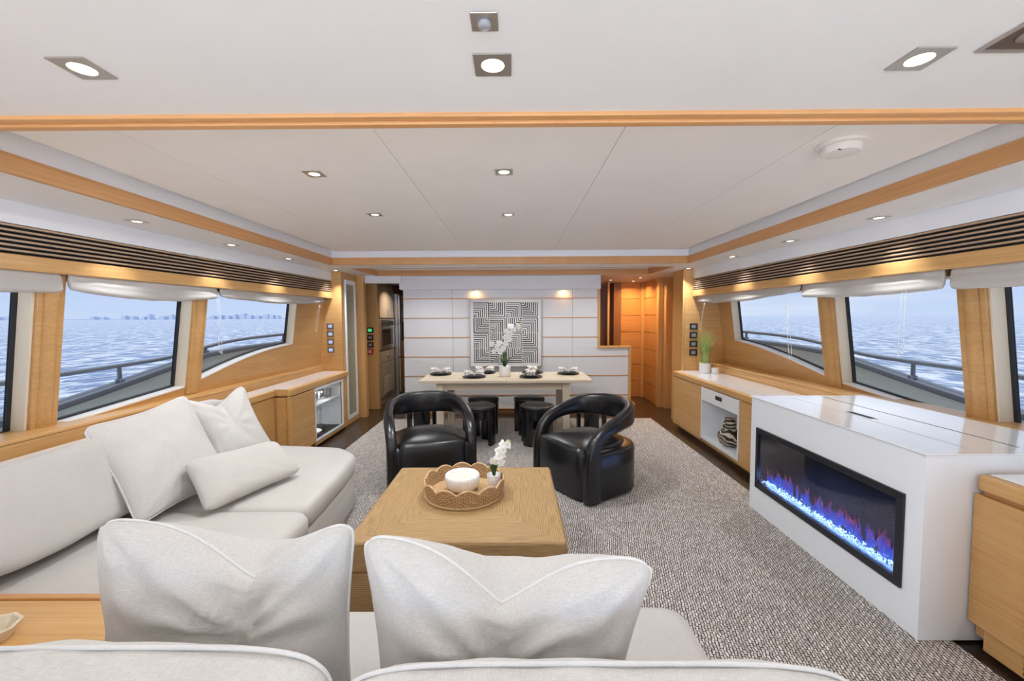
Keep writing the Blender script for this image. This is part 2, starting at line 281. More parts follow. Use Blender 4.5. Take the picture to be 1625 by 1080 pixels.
# ------------------------------------------------------------------ builders
class MB:
    def __init__(s): s.bm = bmesh.new()
    def face(s, pts):
        return s.bm.faces.new([s.bm.verts.new(p) for p in pts])
    def hexa(s, a, c):
        """a, c: two quads (4 points each), joined"""
        va = [s.bm.verts.new(p) for p in a]; vc = [s.bm.verts.new(p) for p in c]
        s.bm.faces.new(va[::-1]); s.bm.faces.new(vc)
        for i in range(4):
            j = (i + 1) % 4; s.bm.faces.new((va[i], va[j], vc[j], vc[i]))
        return s
    def box(s, x0, x1, y0, y1, z0, z1):
        return s.hexa([(x0, y0, z0), (x1, y0, z0), (x1, y1, z0), (x0, y1, z0)], [(x0, y0, z1), (x1, y0, z1), (x1, y1, z1), (x0, y1, z1)])
    def prism(s, poly, z0, z1, f=None):
        f = f or (lambda u, v, w: (u, v, w))
        a = [s.bm.verts.new(f(u, v, z0)) for u, v in poly]; c = [s.bm.verts.new(f(u, v, z1)) for u, v in poly]
        s.bm.faces.new(a[::-1]); s.bm.faces.new(c); n = len(poly)
        for i in range(n):
            j = (i + 1) % n; s.bm.faces.new((a[i], a[j], c[j], c[i]))
        return s
    def loft(s, rings, cap=True, closed=False):
        R = [[s.bm.verts.new(p) for p in r] for r in rings]; n = len(R[0])
        for k in range(len(R) - (0 if closed else 1)):
            A, B = R[k], R[(k + 1) % len(R)]
            for i in range(n):
                j = (i + 1) % n; s.bm.faces.new((A[i], A[j], B[j], B[i]))
        if cap and not closed:
            s.bm.faces.new(R[0][::-1]); s.bm.faces.new(R[-1])
        return s
    def lathe(s, prof, seg=32, c=(0, 0, 0), cap=True, f=None):
        rings = []
        for r, z in prof:
            rr = []
            for i in range(seg):
                a = 2 * PI * i / seg; q = r * (f(a, r, z) if f else 1)
                rr.append((c[0] + q * math.cos(a), c[1] + q * math.sin(a), c[2] + z))
            rings.append(rr)
        return s.loft(rings, cap)
    def tube(s, pts, r, seg=8, closed=False):
        pts = [Vector(p) for p in pts]; n = len(pts); rings = []
        up = Vector((0, 0, 1)); prev = None
        for i, p in enumerate(pts):
            t = (pts[(i + 1) % n] - pts[i - 1]) if closed else (pts[min(i + 1, n - 1)] - pts[max(i - 1, 0)])
            t = t.normalized() if t.length > 1e-9 else Vector((0, 0, 1))
            if prev is None:
                a = up if abs(t.dot(up)) < 0.9 else Vector((1, 0, 0)); u = t.cross(a).normalized()
            else: u = (prev - t * prev.dot(t)).normalized()
            prev = u; v = t.cross(u); rr = r[i] if isinstance(r, (list, tuple)) else r
            rings.append([p + u * rr * math.cos(2 * PI * k / seg) + v * rr * math.sin(2 * PI * k / seg) for k in range(seg)])
        return s.loft(rings, True, closed)
    def build(s, name, mat, parent=None, bevel=0.0, bseg=2, smooth=False, sub=0, loc=None, rot=None, uv=False, weld=0.0):
        bm = s.bm
        if weld: bmesh.ops.remove_doubles(bm, verts=bm.verts, dist=weld)
        bmesh.ops.recalc_face_normals(bm, faces=bm.faces)
        me = bpy.data.meshes.new(name); bm.to_mesh(me); bm.free()
        me.materials.append(mat); o = bpy.data.objects.new(name, me); COL.objects.link(o)
        if parent: o.parent = parent
        if loc: o.location = loc
        if rot: o.rotation_euler = rot
        if bevel:
            m = o.modifiers.new('bevel', 'BEVEL'); m.width = bevel; m.segments = bseg; m.limit_method = 'ANGLE'; m.angle_limit = 0.6
            m.harden_normals = False
        if sub:
            m = o.modifiers.new('sub', 'SUBSURF'); m.levels = sub; m.render_levels = sub
        if smooth or bevel:
            for p in me.polygons: p.use_smooth = True
            if not smooth:
                m = o.modifiers.new('wn', 'WEIGHTED_NORMAL'); m.keep_sharp = False
        return o
def box(name, mat, d, parent=None, bevel=0.003, **k): return MB().box(*d).build(name, mat, parent, bevel=bevel, **k)
def thing(name, label, cat, loc=(0, 0, 0), rz=0.0, group=None):
    o = bpy.data.objects.new(name, None); COL.objects.link(o); o.location = loc; o.rotation_euler = (0, 0, rz); o.empty_display_size = 0.1
    o['label'] = label; o['category'] = cat
    if group: o['group'] = group
    return o
def tag(o, label, cat, group=None):
    o['label'] = label; o['category'] = cat
    if group: o['group'] = group
    return o
def struct(o): o['kind'] = 'structure'; return o
def semp(name):
    o = bpy.data.objects.new(name, None); COL.objects.link(o); o['kind'] = 'structure'; return o
def copy_tree(o, parent=None):
    c = o.copy(); COL.objects.link(c); c.parent = parent
    for ch in list(o.children): copy_tree(ch, c)
    return c
def crom(P, n):
    """Catmull-Rom through P (tuples of any length), n samples per span"""
    out = []; P = [list(p) for p in P]; Q = [P[0]] + P + [P[-1]]
    for i in range(1, len(Q) - 2):
        for k in range(n):
            t = k / n; a, b_, c, d = Q[i - 1], Q[i], Q[i + 1], Q[i + 2]
            out.append([0.5 * (2 * b_[j] + (c[j] - a[j]) * t + (2 * a[j] - 5 * b_[j] + 4 * c[j] - d[j]) * t * t + (3 * b_[j] - a[j] - 3 * c[j] + d[j]) * t ** 3) for j in range(len(b_))])
    out.append(P[-1]); return out
def lerp(a, b_, t): return a + (b_ - a) * t
def pw(x, T):
    if x <= T[0][0]: return T[0][1]
    for (a, p), (c, q) in zip(T, T[1:]):
        if x <= c: return lerp(p, q, (x - a) / (c - a))
    return T[-1][1]

# ------------------------------------------------------------------ setting: floor and ceiling
ZS, ZT = 2.13, 2.275          # soffit and raised ceiling heights
struct(box('floor', m_floor, (-3.05, 3.05, -1.3, 9.4, -0.08, 0), bevel=0))
LX, RX, YN, YF = -2.14, 2.04, 1.40, 5.0     # raised ceiling opening
DX0, DX1, DY0, DY1 = -2.05, 2.0, 5.42, 6.32
b = MB()
b.box(-3.0, 3.0, -1.3, YN - 0.065, ZS, ZS + 0.25)
b.box(-3.0, LX - 0.03, YN - 0.065, DY0, ZS, ZS + 0.2); b.box(RX + 0.03, 3.0, YN - 0.065, DY0, ZS, ZS + 0.2)
b.box(LX - 0.03, RX + 0.03, YF + 0.03, DY0, ZS, ZS + 0.2)
b.box(-3.0, DX0 - 0.02, DY0, 9.4, ZS, ZS + 0.2); b.box(DX1 + 0.02, 3.0, DY0, 9.4, ZS, ZS + 0.2); b.box(DX0 - 0.02, DX1 + 0.02, DY1 + 0.02, 9.4, ZS, ZS + 0.2)
b.box(-3.0, 3.0, YN, 9.4, ZS + 0.25, ZS + 0.3)
struct(b.build('ceiling', m_ceil))
b = MB(); ys = (YN, YF)
xs = [LX + 0.06, -1.64, -0.575, 0.46, 1.32, RX - 0.06]
for i in range(5): b.box(xs[i] + 0.0015, xs[i + 1] - 0.0015, YN, YF - 0.05, ZT, ZT + 0.02)
b.box(DX0 + 0.05, DX1 - 0.05, DY0 + 0.05, DY1 - 0.04, ZS + 0.085, ZS + 0.1)
b.box(LX, RX, YN, YF + 0.02, ZT + 0.03, ZT + 0.04); b.box(DX0, DX1, DY0, DY1, ZS + 0.11, ZS + 0.12)
struct(b.build('ceiling_panels', M('raised_ceiling_white', (0.87, 0.865, 0.855), 0.55, noise_amt=0.015, nscale=3)))
# wood edging of the raised ceiling, white cove above it
def ring(name, mat, x0, x1, y0, y1, z0, z1, t, near=True):
    b = MB()
    b.box(x0 - t, x0, y0 - t, y1 + t, z0, z1); b.box(x1, x1 + t, y0 - t, y1 + t, z0, z1); b.box(x0, x1, y1, y1 + t, z0, z1)
    if near: b.box(x0, x1, y0 - t, y0, z0, z1)
    return struct(b.build(name, mat, bevel=0.002))
ring('trim_1', m_wood_trim, LX, RX, YN, YF, ZS - 0.006, ZS + 0.078, 0.03)
ring('trim_2', m_cove, LX - 0.012, RX + 0.012, YN, YF + 0.012, ZS + 0.078, ZT + 0.03, 0.02)
ring('trim_3', m_wood_trimx, DX0, DX1, DY0, DY1, ZS - 0.005, ZS + 0.075, 0.02)
ring('trim_4', m_cove, DX0 - 0.01, DX1 + 0.01, DY0, DY1 + 0.01, ZS + 0.075, ZS + 0.12, 0.01)
b = MB(); b.box(-2.9, 2.9, YN - 0.065, YN - 0.035, ZS - 0.012, ZS + 0.02); b.box(-2.9, 2.9, YN - 0.032, YN, ZS - 0.02, ZS + 0.02)
struct(b.build('trim_5', m_wood_trimx, bevel=0.004))

# ------------------------------------------------------------------ side walls with leaning windows
LEAN = 0.13
def xl(y, z): return -(2.96 - 0.05 * y) + LEAN * (z - 0.86)
def xr_(y, z): return 2.88 - LEAN * (z - 0.86)
def slab(b, X, sgn, y0, y1, zb, zt, t=0.10, n=1, off=0.0):
    for k in range(n):
        a, c = lerp(y0, y1, k / n), lerp(y0, y1, (k + 1) / n)
        q = [(a, zb(a)), (c, zb(c)), (c, zt(c)), (a, zt(a))]
        b.hexa([(X(y, z) + sgn * off, y, z) for y, z in q], [(X(y, z) + sgn * (off + t), y, z) for y, z in q])
ZTOP = 1.745
def side(name, X, sgn, wins, sill, y_end):
    s = MB(); full = lambda z: (lambda y: z)
    slab(s, lambda y, z: X(y, 1.70), sgn, -1.3, y_end, full(ZTOP), full(2.14), 0.12, off=0.04); slab(s, X, sgn, -1.3, y_end, full(0), full(0.80))
    edges = [-1.3] + [v for w in wins for v in w] + [y_end]
    for i in range(0, len(edges), 2): slab(s, X, sgn, edges[i], edges[i + 1], full(0.80), full(ZTOP))
    for a, c in wins: slab(s, X, sgn, a, c, full(0.80), sill, n=max(1, int((c - a) / 0.12)))
    struct(s.build(name, m_wood_band))
    num = len([o for o in bpy.data.objects if o.name.startswith('window_') and o.type == 'EMPTY'])
    for k, (a, c) in enumerate(wins):
        w = semp('window_%d' % (num + k + 1)); n = max(2, int((c - a) / 0.1))
        # lining of the opening
        f = MB()
        for y0, y1 in ((a - 0.001, a + 0.012), (c - 0.012, c + 0.001)): slab(f, X, sgn, y0, y1, sill, lambda y: ZTOP, 0.098, off=0.001)
        slab(f, X, sgn, a, c, lambda y: ZTOP - 0.012, lambda y: ZTOP + 0.001, 0.098, off=0.001)
        f.build('lining', m_reveal, w)
        f = MB(); slab(f, X, sgn, a + 0.012, c - 0.012, lambda y: sill(y) - 0.002, lambda y: sill(y) + 0.010, 0.098, n=n, off=-0.004); f.build('sill', m_sillw, w)
        g = MB()
        for y0, y1 in ((a + 0.012, a + 0.032), (c - 0.032, c - 0.012)): slab(g, X, sgn, y0, y1, lambda y: sill(y) + 0.01, lambda y: ZTOP - 0.012, 0.02, off=0.082)
        slab(g, X, sgn, a + 0.012, c - 0.012, lambda y: sill(y) + 0.008, lambda y: sill(y) + 0.026, 0.02, n=n, off=0.082)
        g.build('gasket', m_black, w)
        p = MB(); slab(p, X, sgn, a + 0.01, c - 0.01, lambda y: sill(y) + 0.005, lambda y: ZTOP - 0.005, 0.004, n=1, off=0.09)
        # pane as a single sheet following the sill
        p.bm.free(); p = MB(); top, bot = [], []
        for i in range(n + 1):
            y = lerp(a + 0.012, c - 0.012, i / n); zb = sill(y) + 0.008; zt = ZTOP - 0.006
            bot.append((X(y, zb) + sgn * 0.092, y, zb)); top.append((X(y, zt) + sgn * 0.092, y, zt))
        p.face(bot + top[::-1]); p.build('pane', m_tint, w)
    # rounded wooden covers on the mullions
    for k in range(len(wins) - 1):
        y0, y1 = wins[k][1], wins[k + 1][0]; L = y1 - y0
        prof = [(0, 0), (0, 0.018), (0.16, 0.024), (0.24, 0.012), (0.32, 0.016), (0.45, 0.032), (0.6, 0.036), (0.72, 0.028), (0.76, 0.014), (0.82, 0.02), (1, 0.02), (1, 0)]
        z0, z1 = 0.86 if k else 0.85, 1.80
        r0 = [(X(y0 + u * L, z0) - sgn * h, y0 + u * L, z0) for u, h in prof]; r1 = [(X(y0 + u * L, z1) - sgn * h, y0 + u * L, z1) for u, h in prof]
        struct(MB().loft([r0, r1]).build('trim_%d' % (6 + k + (2 if sgn > 0 else 0)), m_wood_band, bevel=0.003))
SL = [(2.0, 0.83), (2.62, 0.845), (3.5, 0.925), (3.66, 0.965), (4.0, 1.05), (4.25, 1.105), (4.6, 1.16), (5.05, 1.195), (6, 1.2)]
SR = [(1.8, 0.80), (2.82, 0.815), (3.70, 0.91), (3.95, 0.96), (4.42, 1.06), (4.94, 1.145), (5.3, 1.18), (5.46, 1.19), (6, 1.2)]
side('wall_left', xl, -1, [(0.6, 2.41), (2.55, 3.52), (3.66, 5.06)], lambda y: pw(y, SL), 5.80)
side('wall_right', xr_, 1, [(0.6, 2.50), (2.66, 3.69), (3.87, 5.44)], lambda y: pw(y, SR), 5.80)

# fascia, louvred vent and valance along each side
def vx_l(y): return -(2.77 - 0.051 * y)
def vx_r(y): return 2.585 - 0.028 * y
for sgn, V, nm in ((-1, vx_l, 'left'), (1, vx_r, 'right')):
    def strip(z0, z1, t, off=0.0, Y0=-1.3, Y1=5.8, V=V, sgn=sgn):
        return MB().hexa([(V(Y0) + sgn * off, Y0, z0), (V(Y1) + sgn * off, Y1, z0), (V(Y1) + sgn * off, Y1, z1), (V(Y0) + sgn * off, Y0, z1)],
                         [(V(Y0) + sgn * (off + t), Y0, z0), (V(Y1) + sgn * (off + t), Y1, z0), (V(Y1) + sgn * (off + t), Y1, z1), (V(Y0) + sgn * (off + t), Y0, z1)])
    struct(strip(2.01, ZS, 0.02).build('trim_%d' % (11 if sgn < 0 else 12), m_cove, bevel=0.003))
    struct(strip(1.765, 1.85, 0.03, -0.004).build('trim_%d' % (13 if sgn < 0 else 14), m_wood_y, bevel=0.008))
    lo = thing('louvred_air_vent', 'long wooden louvred air vent above the windows on the %s side' % ('port' if sgn < 0 else 'starboard'), 'air vent', (0, 0, 0), group='long louvred vents over the windows')
    lo['label'] = ('long slatted wooden vent over the windows beside the sofa' if sgn < 0 else 'long slatted wooden vent over the windows beside the fireplace')
    strip(1.85, 2.012, 0.01, 0.035).build('backing', m_dark, lo)
    for k in range(6):
        z = 1.864 + k * 0.0262; sl = strip(z, z + 0.0115, 0.025, 0.002); sl.build('slat', m_slat, lo, bevel=0.002)

# forward bulkheads, passages either side of the panelled wall
struct(box('wall_forward_left', m_wood_x, (-2.95, -2.35, 5.76, 6.30, 0, ZS)))
struct(box('wall_forward_right', m_wood_x, (2.30, 2.95, 5.76, 6.15, 0, ZS)))
struct(box('trim_15', m_wood_z, (-2.36, -2.235, 6.30, 6.40, 0, ZS)))
struct(box('trim_16', m_wood_z, (2.285, 2.315, 5.745, 5.80, 0.0, ZS), bevel=0.006))
b = MB(); b.box(-3.0, -2.5, 6.3, 9.3, 0, ZS); b.box(2.56, 3.0, 6.15, 9.3, 0, ZS); b.box(-3.0, 3.0, 9.2, 9.3, 0, ZS)
struct(b.build('wall_passage', m_wood_hall))
struct(box('wall_galley_header', m_cove, (-2.25, -1.70, 6.36, 6.5, 2.02, ZS)))
struct(box('wall_galley_panel', m_wood_z, (-2.55, -2.22, 6.86, 6.95, 0, ZS)))
# panelled wall behind the dining table
w = semp('wall_forward')
zl = [0.0, 0.29, 0.59, 0.89, 1.19, 1.49, 1.79, 2.13]
p = MB()
for i in range(7):
    x1s = [(-1.71, -0.951), (-0.948, 0.898), (0.901, 1.29 if zl[i] > 1.0 else 1.77)]
    for a, c in x1s:
        z1 = zl[i + 1] - 0.006
        if abs(zl[i] - 0.89) < 1e-6 and a > 0.5:
            p.box(a, c, 6.53, 6.62, zl[i] + 0.006, 1.02); p.box(a, 1.29, 6.53, 6.62, 1.02, z1); continue
        if abs(zl[i] - 0.89) < 1e-6: pass
        p.box(a, c if zl[i] < 1.0 or a < 0.5 else 1.29, 6.53, 6.62, zl[i] + 0.006, z1)
p.build('panel', m_wallp, w, bevel=0.002)
box('backing', m_wallp, (-1.70, 1.28, 6.56, 6.61, 0.01, 2.12), w, bevel=0); box('backing', m_wallp, (1.27, 1.76, 6.56, 6.61, 0.01, 1.01), w, bevel=0)
p = MB()
for z in zl[1:-1]: p.box(-1.708, 1.288 if z > 1.0 else 1.768, 6.523, 6.60, z - 0.0065, z + 0.0065)
p.build('inlay_strip', m_wood_trimx, w)
p = MB(); p.box(1.285, 1.325, 6.50, 6.64, 1.04, 1.93); p.box(1.285, 1.815, 6.50, 6.66, 1.015, 1.045); p.box(1.765, 1.805, 6.50, 6.64, 0.0, 1.02); p.build('edging', m_wood_z, w, bevel=0.004)
box('header', m_wallp, (-1.74, 1.315, 6.43, 6.62, 1.925, ZS - 0.002), w)
p = MB(); p.box(-1.5, 1.6, 6.50, 6.53, 0.002, 0.085)
p.build('plinth_grille', m_wood_trimx, w, bevel=0.002)
p = MB()
for k in range(3): p.box(-0.65, 0.75, 6.497, 6.505, 0.016 + k * 0.024, 0.026 + k * 0.024)
p.build('grille_slot', m_dark, w)
# right passage: horizontally grooved panels, posts, dark stair well behind the half height opening
def grooved(name, pts, z0, z1, n, mat, t=0.03):
    """pts: two floor points of the visible face"""
    (xa, ya), (xb, yb) = pts; d = Vector((xb - xa, yb - ya, 0)).normalized(); nn = Vector((-d.y, d.x, 0)) * t
    b = MB()
    for i in range(n):
        za, zb_ = lerp(z0, z1, i / n) + 0.004, lerp(z0, z1, (i + 1) / n) - 0.004
        b.hexa([(xa, ya, za), (xb, yb, za), (xb, yb, zb_), (xa, ya, zb_)], [(xa + nn.x, ya + nn.y, za), (xb + nn.x, yb + nn.y, za), (xb + nn.x, yb + nn.y, zb_), (xa + nn.x, ya + nn.y, zb_)])
    o = struct(b.build(name, mat, bevel=0.002)); return o
grooved('wall_passage_panel', ((1.98, 7.85), (2.36, 7.85)), 0, ZS, 7, m_wood_hall)
grooved('wall_passage_side', ((2.385, 7.80), (2.385, 7.02)), 0, ZS, 7, m_wood_hall)
b = MB(); b.box(2.34, 2.42, 7.78, 7.86, 0, ZS); b.box(2.36, 2.47, 6.92, 7.02, 0, ZS); b.box(2.44, 2.60, 6.80, 6.90, 0, ZS); b.box(2.44, 2.60, 6.78, 6.80, 1.88, 1.93)
struct(b.build('trim_17', m_wood_z, bevel=0.004))
b = MB(); b.box(1.25, 2.0, 8.3, 8.34, 0, ZS); b.box(1.85, 1.98, 7.86, 8.3, 0, ZS); b.box(1.2, 1.28, 6.62, 8.3, 0, ZS)
struct(b.build('wall_stairwell', m_wood_dark))
b = MB(); b.box(1.42, 1.50, 8.2, 8.28, 0, ZS); b.box(1.70, 1.735, 7.7, 7.75, 0, ZS); struct(b.build('trim_18', m_wood_z))
struct(box('trim_19', m_wood_x, (1.80, 1.90, 6.60, 6.90, 0.10, 0.14)))
# aft door frame behind the camera, decks, bulwark
b = MB(); b.box(-3.0, -2.72, -1.3, -1.24, 0, 2.14); b.box(2.72, 3.0, -1.3, -1.24, 0, 2.14)
struct(b.build('door_1', m_wood_z))
struct(box('deck_aft', m_deck, (-3.9, 3.9, -5.5, -1.3, -0.1, -0.02), bevel=0))
b = MB(); b.box(-3.7, -3.06, -1.3, 9.3, -0.1, -0.02); b.box(3.06, 3.7, -1.3, 9.3, -0.1, -0.02); struct(b.build('deck_side', m_deck))
b = MB()
for s in (-1, 1): b.box(s * 3.0 if s > 0 else -3.1, 3.1 if s > 0 else -3.0, -1.3, 9.3, -0.1, 0.78)
struct(b.build('superstructure_side', m_hull))

# ------------------------------------------------------------------ outside: bulwark, handrails, sea, skyline
BW = [(-1.5, 0.66), (2.5, 0.66), (3.4, 0.70), (4.0, 0.79), (4.8, 0.93), (5.3, 1.02), (6.0, 1.06), (7.2, 1.09), (9.5, 1.12)]
RL = [(-1.5, 1.00), (2.8, 1.0), (3.6, 1.02), (4.5, 1.045), (4.85, 1.065), (5.2, 1.12), (5.6, 1.18), (6.2, 1.22), (7.2, 1.25), (9.5, 1.28)]
def bx_(y): return 3.90 if y < 4.5 else 3.90 - 0.045 * (y - 4.5) ** 1.6
for s, nm in ((-1, 'port'), (1, 'starboard')):
    ys_ = [-1.5 + 0.2 * i for i in range(55)]
    ys_ = [y for y in ys_ if y <= 9.3]
    rr = []
    for y in ys_:
        z = pw(y, BW); x = bx_(y); rr.append([(s * x, y, -0.1), (s * (x + 0.10), y, -0.1), (s * (x + 0.10), y, z), (s * x, y, z)])
    struct(MB().loft(rr).build('bulwark_' + nm, m_bulwark, smooth=False))
    rr = []
    for y in ys_:
        z = pw(y, BW); x = bx_(y) - 0.03; rr.append([(s * x, y, z), (s * (x + 0.2), y, z), (s * (x + 0.19), y, z + 0.045), (s * (x + 0.02), y, z + 0.05)])
    struct(MB().loft(rr).build('trim_%d' % (20 if s < 0 else 21), m_caprail, bevel=0.01))
    h = thing('handrail', 'curved steel handrail outside the windows beside the ' + ('sofa' if s < 0 else 'fireplace'), 'handrail', (s * 4.0, 0, 0), group='handrails on the side decks')
    P = crom([(s * (bx_(y) + 0.07 - 4.0), y, pw(y, RL)) for y in [-1.5 + 0.45 * i for i in range(25)]], 3)
    MB().tube(P, 0.024, 10).build('rail', m_rail, h, smooth=True)
    MB().tube([(x, y, z - 0.19 if z < 1.06 else z - 0.02) for x, y, z in P if y < 1.6], 0.014, 8).build('lower_wire', m_rail, h, smooth=True)
    for y in (-0.6, 1.3, 2.4, 4.2, 5.35, 6.9, 8.3):
        x = s * (bx_(y) + 0.07 - 4.0); zb = pw(y, BW) + 0.045; zt = pw(y, RL)
        MB().tube([(x, y, zb), (x, y, zb + 0.03), (x, y, zb + 0.035), (x, y, zt)], [0.036, 0.036, 0.02, 0.018], 10).build('post', m_rail, h, smooth=False)
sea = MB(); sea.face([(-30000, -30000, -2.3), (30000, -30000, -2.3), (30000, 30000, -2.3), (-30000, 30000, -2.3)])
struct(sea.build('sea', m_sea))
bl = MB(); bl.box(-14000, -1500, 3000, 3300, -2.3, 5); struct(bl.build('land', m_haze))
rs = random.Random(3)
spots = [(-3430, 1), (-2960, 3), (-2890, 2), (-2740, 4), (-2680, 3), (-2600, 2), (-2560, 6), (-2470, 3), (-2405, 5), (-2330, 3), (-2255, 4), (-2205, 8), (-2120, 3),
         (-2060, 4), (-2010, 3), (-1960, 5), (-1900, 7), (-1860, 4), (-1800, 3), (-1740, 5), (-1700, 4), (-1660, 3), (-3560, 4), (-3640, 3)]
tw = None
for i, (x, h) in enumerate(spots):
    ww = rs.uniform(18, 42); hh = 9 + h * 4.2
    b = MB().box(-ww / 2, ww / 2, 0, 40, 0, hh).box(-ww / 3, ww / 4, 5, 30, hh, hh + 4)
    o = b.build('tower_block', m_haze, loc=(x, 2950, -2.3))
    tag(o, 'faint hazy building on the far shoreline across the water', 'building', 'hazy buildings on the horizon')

# ------------------------------------------------------------------ roman shades with cords
def shade(label, V, sgn, y0, y1, drop0, drop1, sag, cords):
    t = thing('roman_shade', label, 'window shade', (V((y0 + y1) / 2) + sgn * 0.05, (y0 + y1) / 2, 1.77), group='gathered roman shades')
    cx, cy = V((y0 + y1) / 2) + sgn * 0.05, (y0 + y1) / 2
    rings = []; n = 46; rnd = random.Random(label)
    for i in range(n + 1):
        u = i / n; y = lerp(y0 + 0.01, y1 - 0.01, u); x = V(y) + sgn * 0.042
        d = lerp(drop0, drop1, u) + sag * math.sin(PI * u) ** 0.8 + 0.008 * noise.noise(Vector((u * 7, y0, 0)))
        e = 0.55 + 0.45 * min(1, math.sin(PI * u) * 3)     # pinched at the ends
        w_ = 0.027 * e
        nn = lambda k: 0.006 * noise.noise(Vector((u * 14, k * 3.1, y0)))
        prof = [(-0.5, 0.0), (-0.9, -0.25), (-0.6, -0.32), (-1.1, -0.55), (-0.75, -0.62), (-1.2, -0.85), (-0.7, -1.0), (0.2, -1.02), (0.9, -0.9), (1.0, -0.5), (0.7, 0.0)]
        rings.append([(x + sgn * (a * w_ + nn(k)) - cx, y - cy, 0.012 + (d * b_)) for k, (a, b_) in enumerate(prof)])
    MB().loft(rings).build('fabric', m_shade, t, smooth=True, sub=1)
    for yy, L, sp in cords:
        x = V(yy) + sgn * 0.02
        pts = [(x - cx, yy - cy, -0.1), (x - cx - sgn * 0.0, yy - cy - sp * 0.6, -L * 0.6), (x - cx, yy - cy - sp, -L), (x - cx, yy - cy - sp + 0.02, -L - 0.01), (x - cx, yy - cy - sp + 0.035, -L), (x - cx, yy - cy + 0.025, -0.1)]
        MB().tube(crom(pts, 6), 0.0016, 6).build('cord', m_plastic, t, smooth=True)
shade('grey roman shade over the window nearest the white back cushion', vx_l, -1, 1.0, 2.52, 0.135, 0.12, 0.02, [])
shade('grey roman shade over the middle window behind the square sofa pillows', vx_l, -1, 2.53, 3.74, 0.10, 0.10, 0.045, [(3.70, 0.55, 0.0)])
shade('grey roman shade ending beside the four grey switches', vx_l, -1, 3.75, 5.62, 0.085, 0.075, 0.04, [(5.45, 0.42, 0.12)])
shade('grey roman shade at the window in the corner behind the grass plant', vx_r, 1, 3.74, 5.70, 0.06, 0.09, 0.045, [(5.45, 0.42, -0.1), (3.9, 0.62, 0.1)])
shade('grey roman shade over the big window behind the fireplace', vx_r, 1, 2.52, 3.73, 0.125, 0.12, 0.02, [(2.75, 0.5, 0.0)])
shade('grey roman shade at the cut off window past the fireplace', vx_r, 1, 1.0, 2.51, 0.11, 0.13, 0.02, [])

# ------------------------------------------------------------------ ceiling lamps
def lamp_light(loc, e, size=0.07, col=(0.94, 0.97, 1.0), spread=2.3):
    l = bpy.data.lights.new('lamp_light', 'AREA'); l.shape = 'DISK'; l.size = size; l.energy = e * LAMP; l.color = col; l.spread = spread
    o = bpy.data.objects.new('lamp_light', l); COL.objects.link(o); o.location = loc; return o
def make_downlight():
    t = thing('downlight', '', 'ceiling light', (0, 0, ZS))
    s = 0.046; f = MB()
    out = [(-s, -s), (s, -s), (s, s), (-s, s)]
    rin = [(0.029 * math.cos(2 * PI * i / 32), 0.029 * math.sin(2 * PI * i / 32)) for i in range(32)]
    bmv = [f.bm.verts.new((x, y, -0.004)) for x, y in [(s * max(-1, min(1, 1.5 * math.cos(2 * PI * i / 32))), s * max(-1, min(1, 1.5 * math.sin(2 * PI * i / 32)))) for i in range(32)]]
    bmt = [f.bm.verts.new((v.co.x, v.co.y, 0.0)) for v in bmv]; bmi = [f.bm.verts.new((x, y, -0.004)) for x, y in rin]; bmu = [f.bm.verts.new((x * .95, y * .95, 0.002)) for x, y in rin]
    for i in range(32):
        j = (i + 1) % 32
        f.bm.faces.new((bmt[i], bmt[j], bmv[j], bmv[i])); f.bm.faces.new((bmv[i], bmv[j], bmi[j], bmi[i])); f.bm.faces.new((bmi[i], bmi[j], bmu[j], bmu[i]))
    f.build('bezel', m_nickel, t)
    MB().lathe([(0.0275, 0.0), (0.0275, -0.0015), (0.02, -0.003), (0.001, -0.0035)], 32).build('lens', m_lamp, t, smooth=True)
    return t
dl0 = make_downlight(); used = False
DL = [(-1.08, 1.09, ZS, 'square downlight in the front ceiling section, alone at its sofa-side end', 0.5),
      (-0.05, 1.09, ZS, 'square downlight in the middle of the front ceiling, beside the small round sensor', 0.6),
      (1.00, 1.08, ZS, 'white square downlight in the front ceiling above the fireplace end', 0.9),
      (-1.07, 2.31, ZT, 'small square downlight in the raised ceiling, front row on the sofa side', 1.9),
      (-0.05, 2.30, ZT, 'small square downlight on the centre line of the raised ceiling, nearer one', 1.4),
      (-1.04, 3.21, ZT, 'small square downlight in the raised ceiling, back row on the sofa side', 1.8),
      (-0.04, 3.24, ZT, 'small square downlight on the centre line of the raised ceiling, farther one', 2.6),
      (-2.43, 2.75, ZS, 'downlight in the low side ceiling by the sofa windows, first of four in line', 0.5),
      (-2.41, 3.63, ZS, 'downlight in the low side ceiling by the sofa windows, second of four in line', 0.5),
      (-2.38, 4.49, ZS, 'downlight in the low side ceiling by the sofa windows, third of four in line', 0.5),
      (-2.35, 5.60, ZS, 'downlight in the low side ceiling just in front of the frosted glass cabinet', 0.7),
      (2.36, 2.78, ZS, 'downlight in the low ceiling above the fireplace windows, first of four in line', 0.5),
      (2.33, 3.61, ZS, 'downlight in the low ceiling above the fireplace windows, second of four in line', 0.5),
      (2.32, 4.54, ZS, 'downlight in the low ceiling above the fireplace windows, third of four in line', 0.5),
      (2.30, 5.62, ZS, 'downlight in the low ceiling in front of the wooden bulkhead by the grass plant', 0.7)]
for x, y, z, lab, e in DL:
    d = dl0 if not used else copy_tree(dl0); used = True
    d.location = (x, y, z); d['label'] = lab; d['group'] = 'square ceiling downlights'
    lamp_light((x, y, z - 0.012), e * (1.35 if z > 2.2 else 1.0), 0.05, spread=PI if z > 2.2 or y < 1.2 else 1.5)
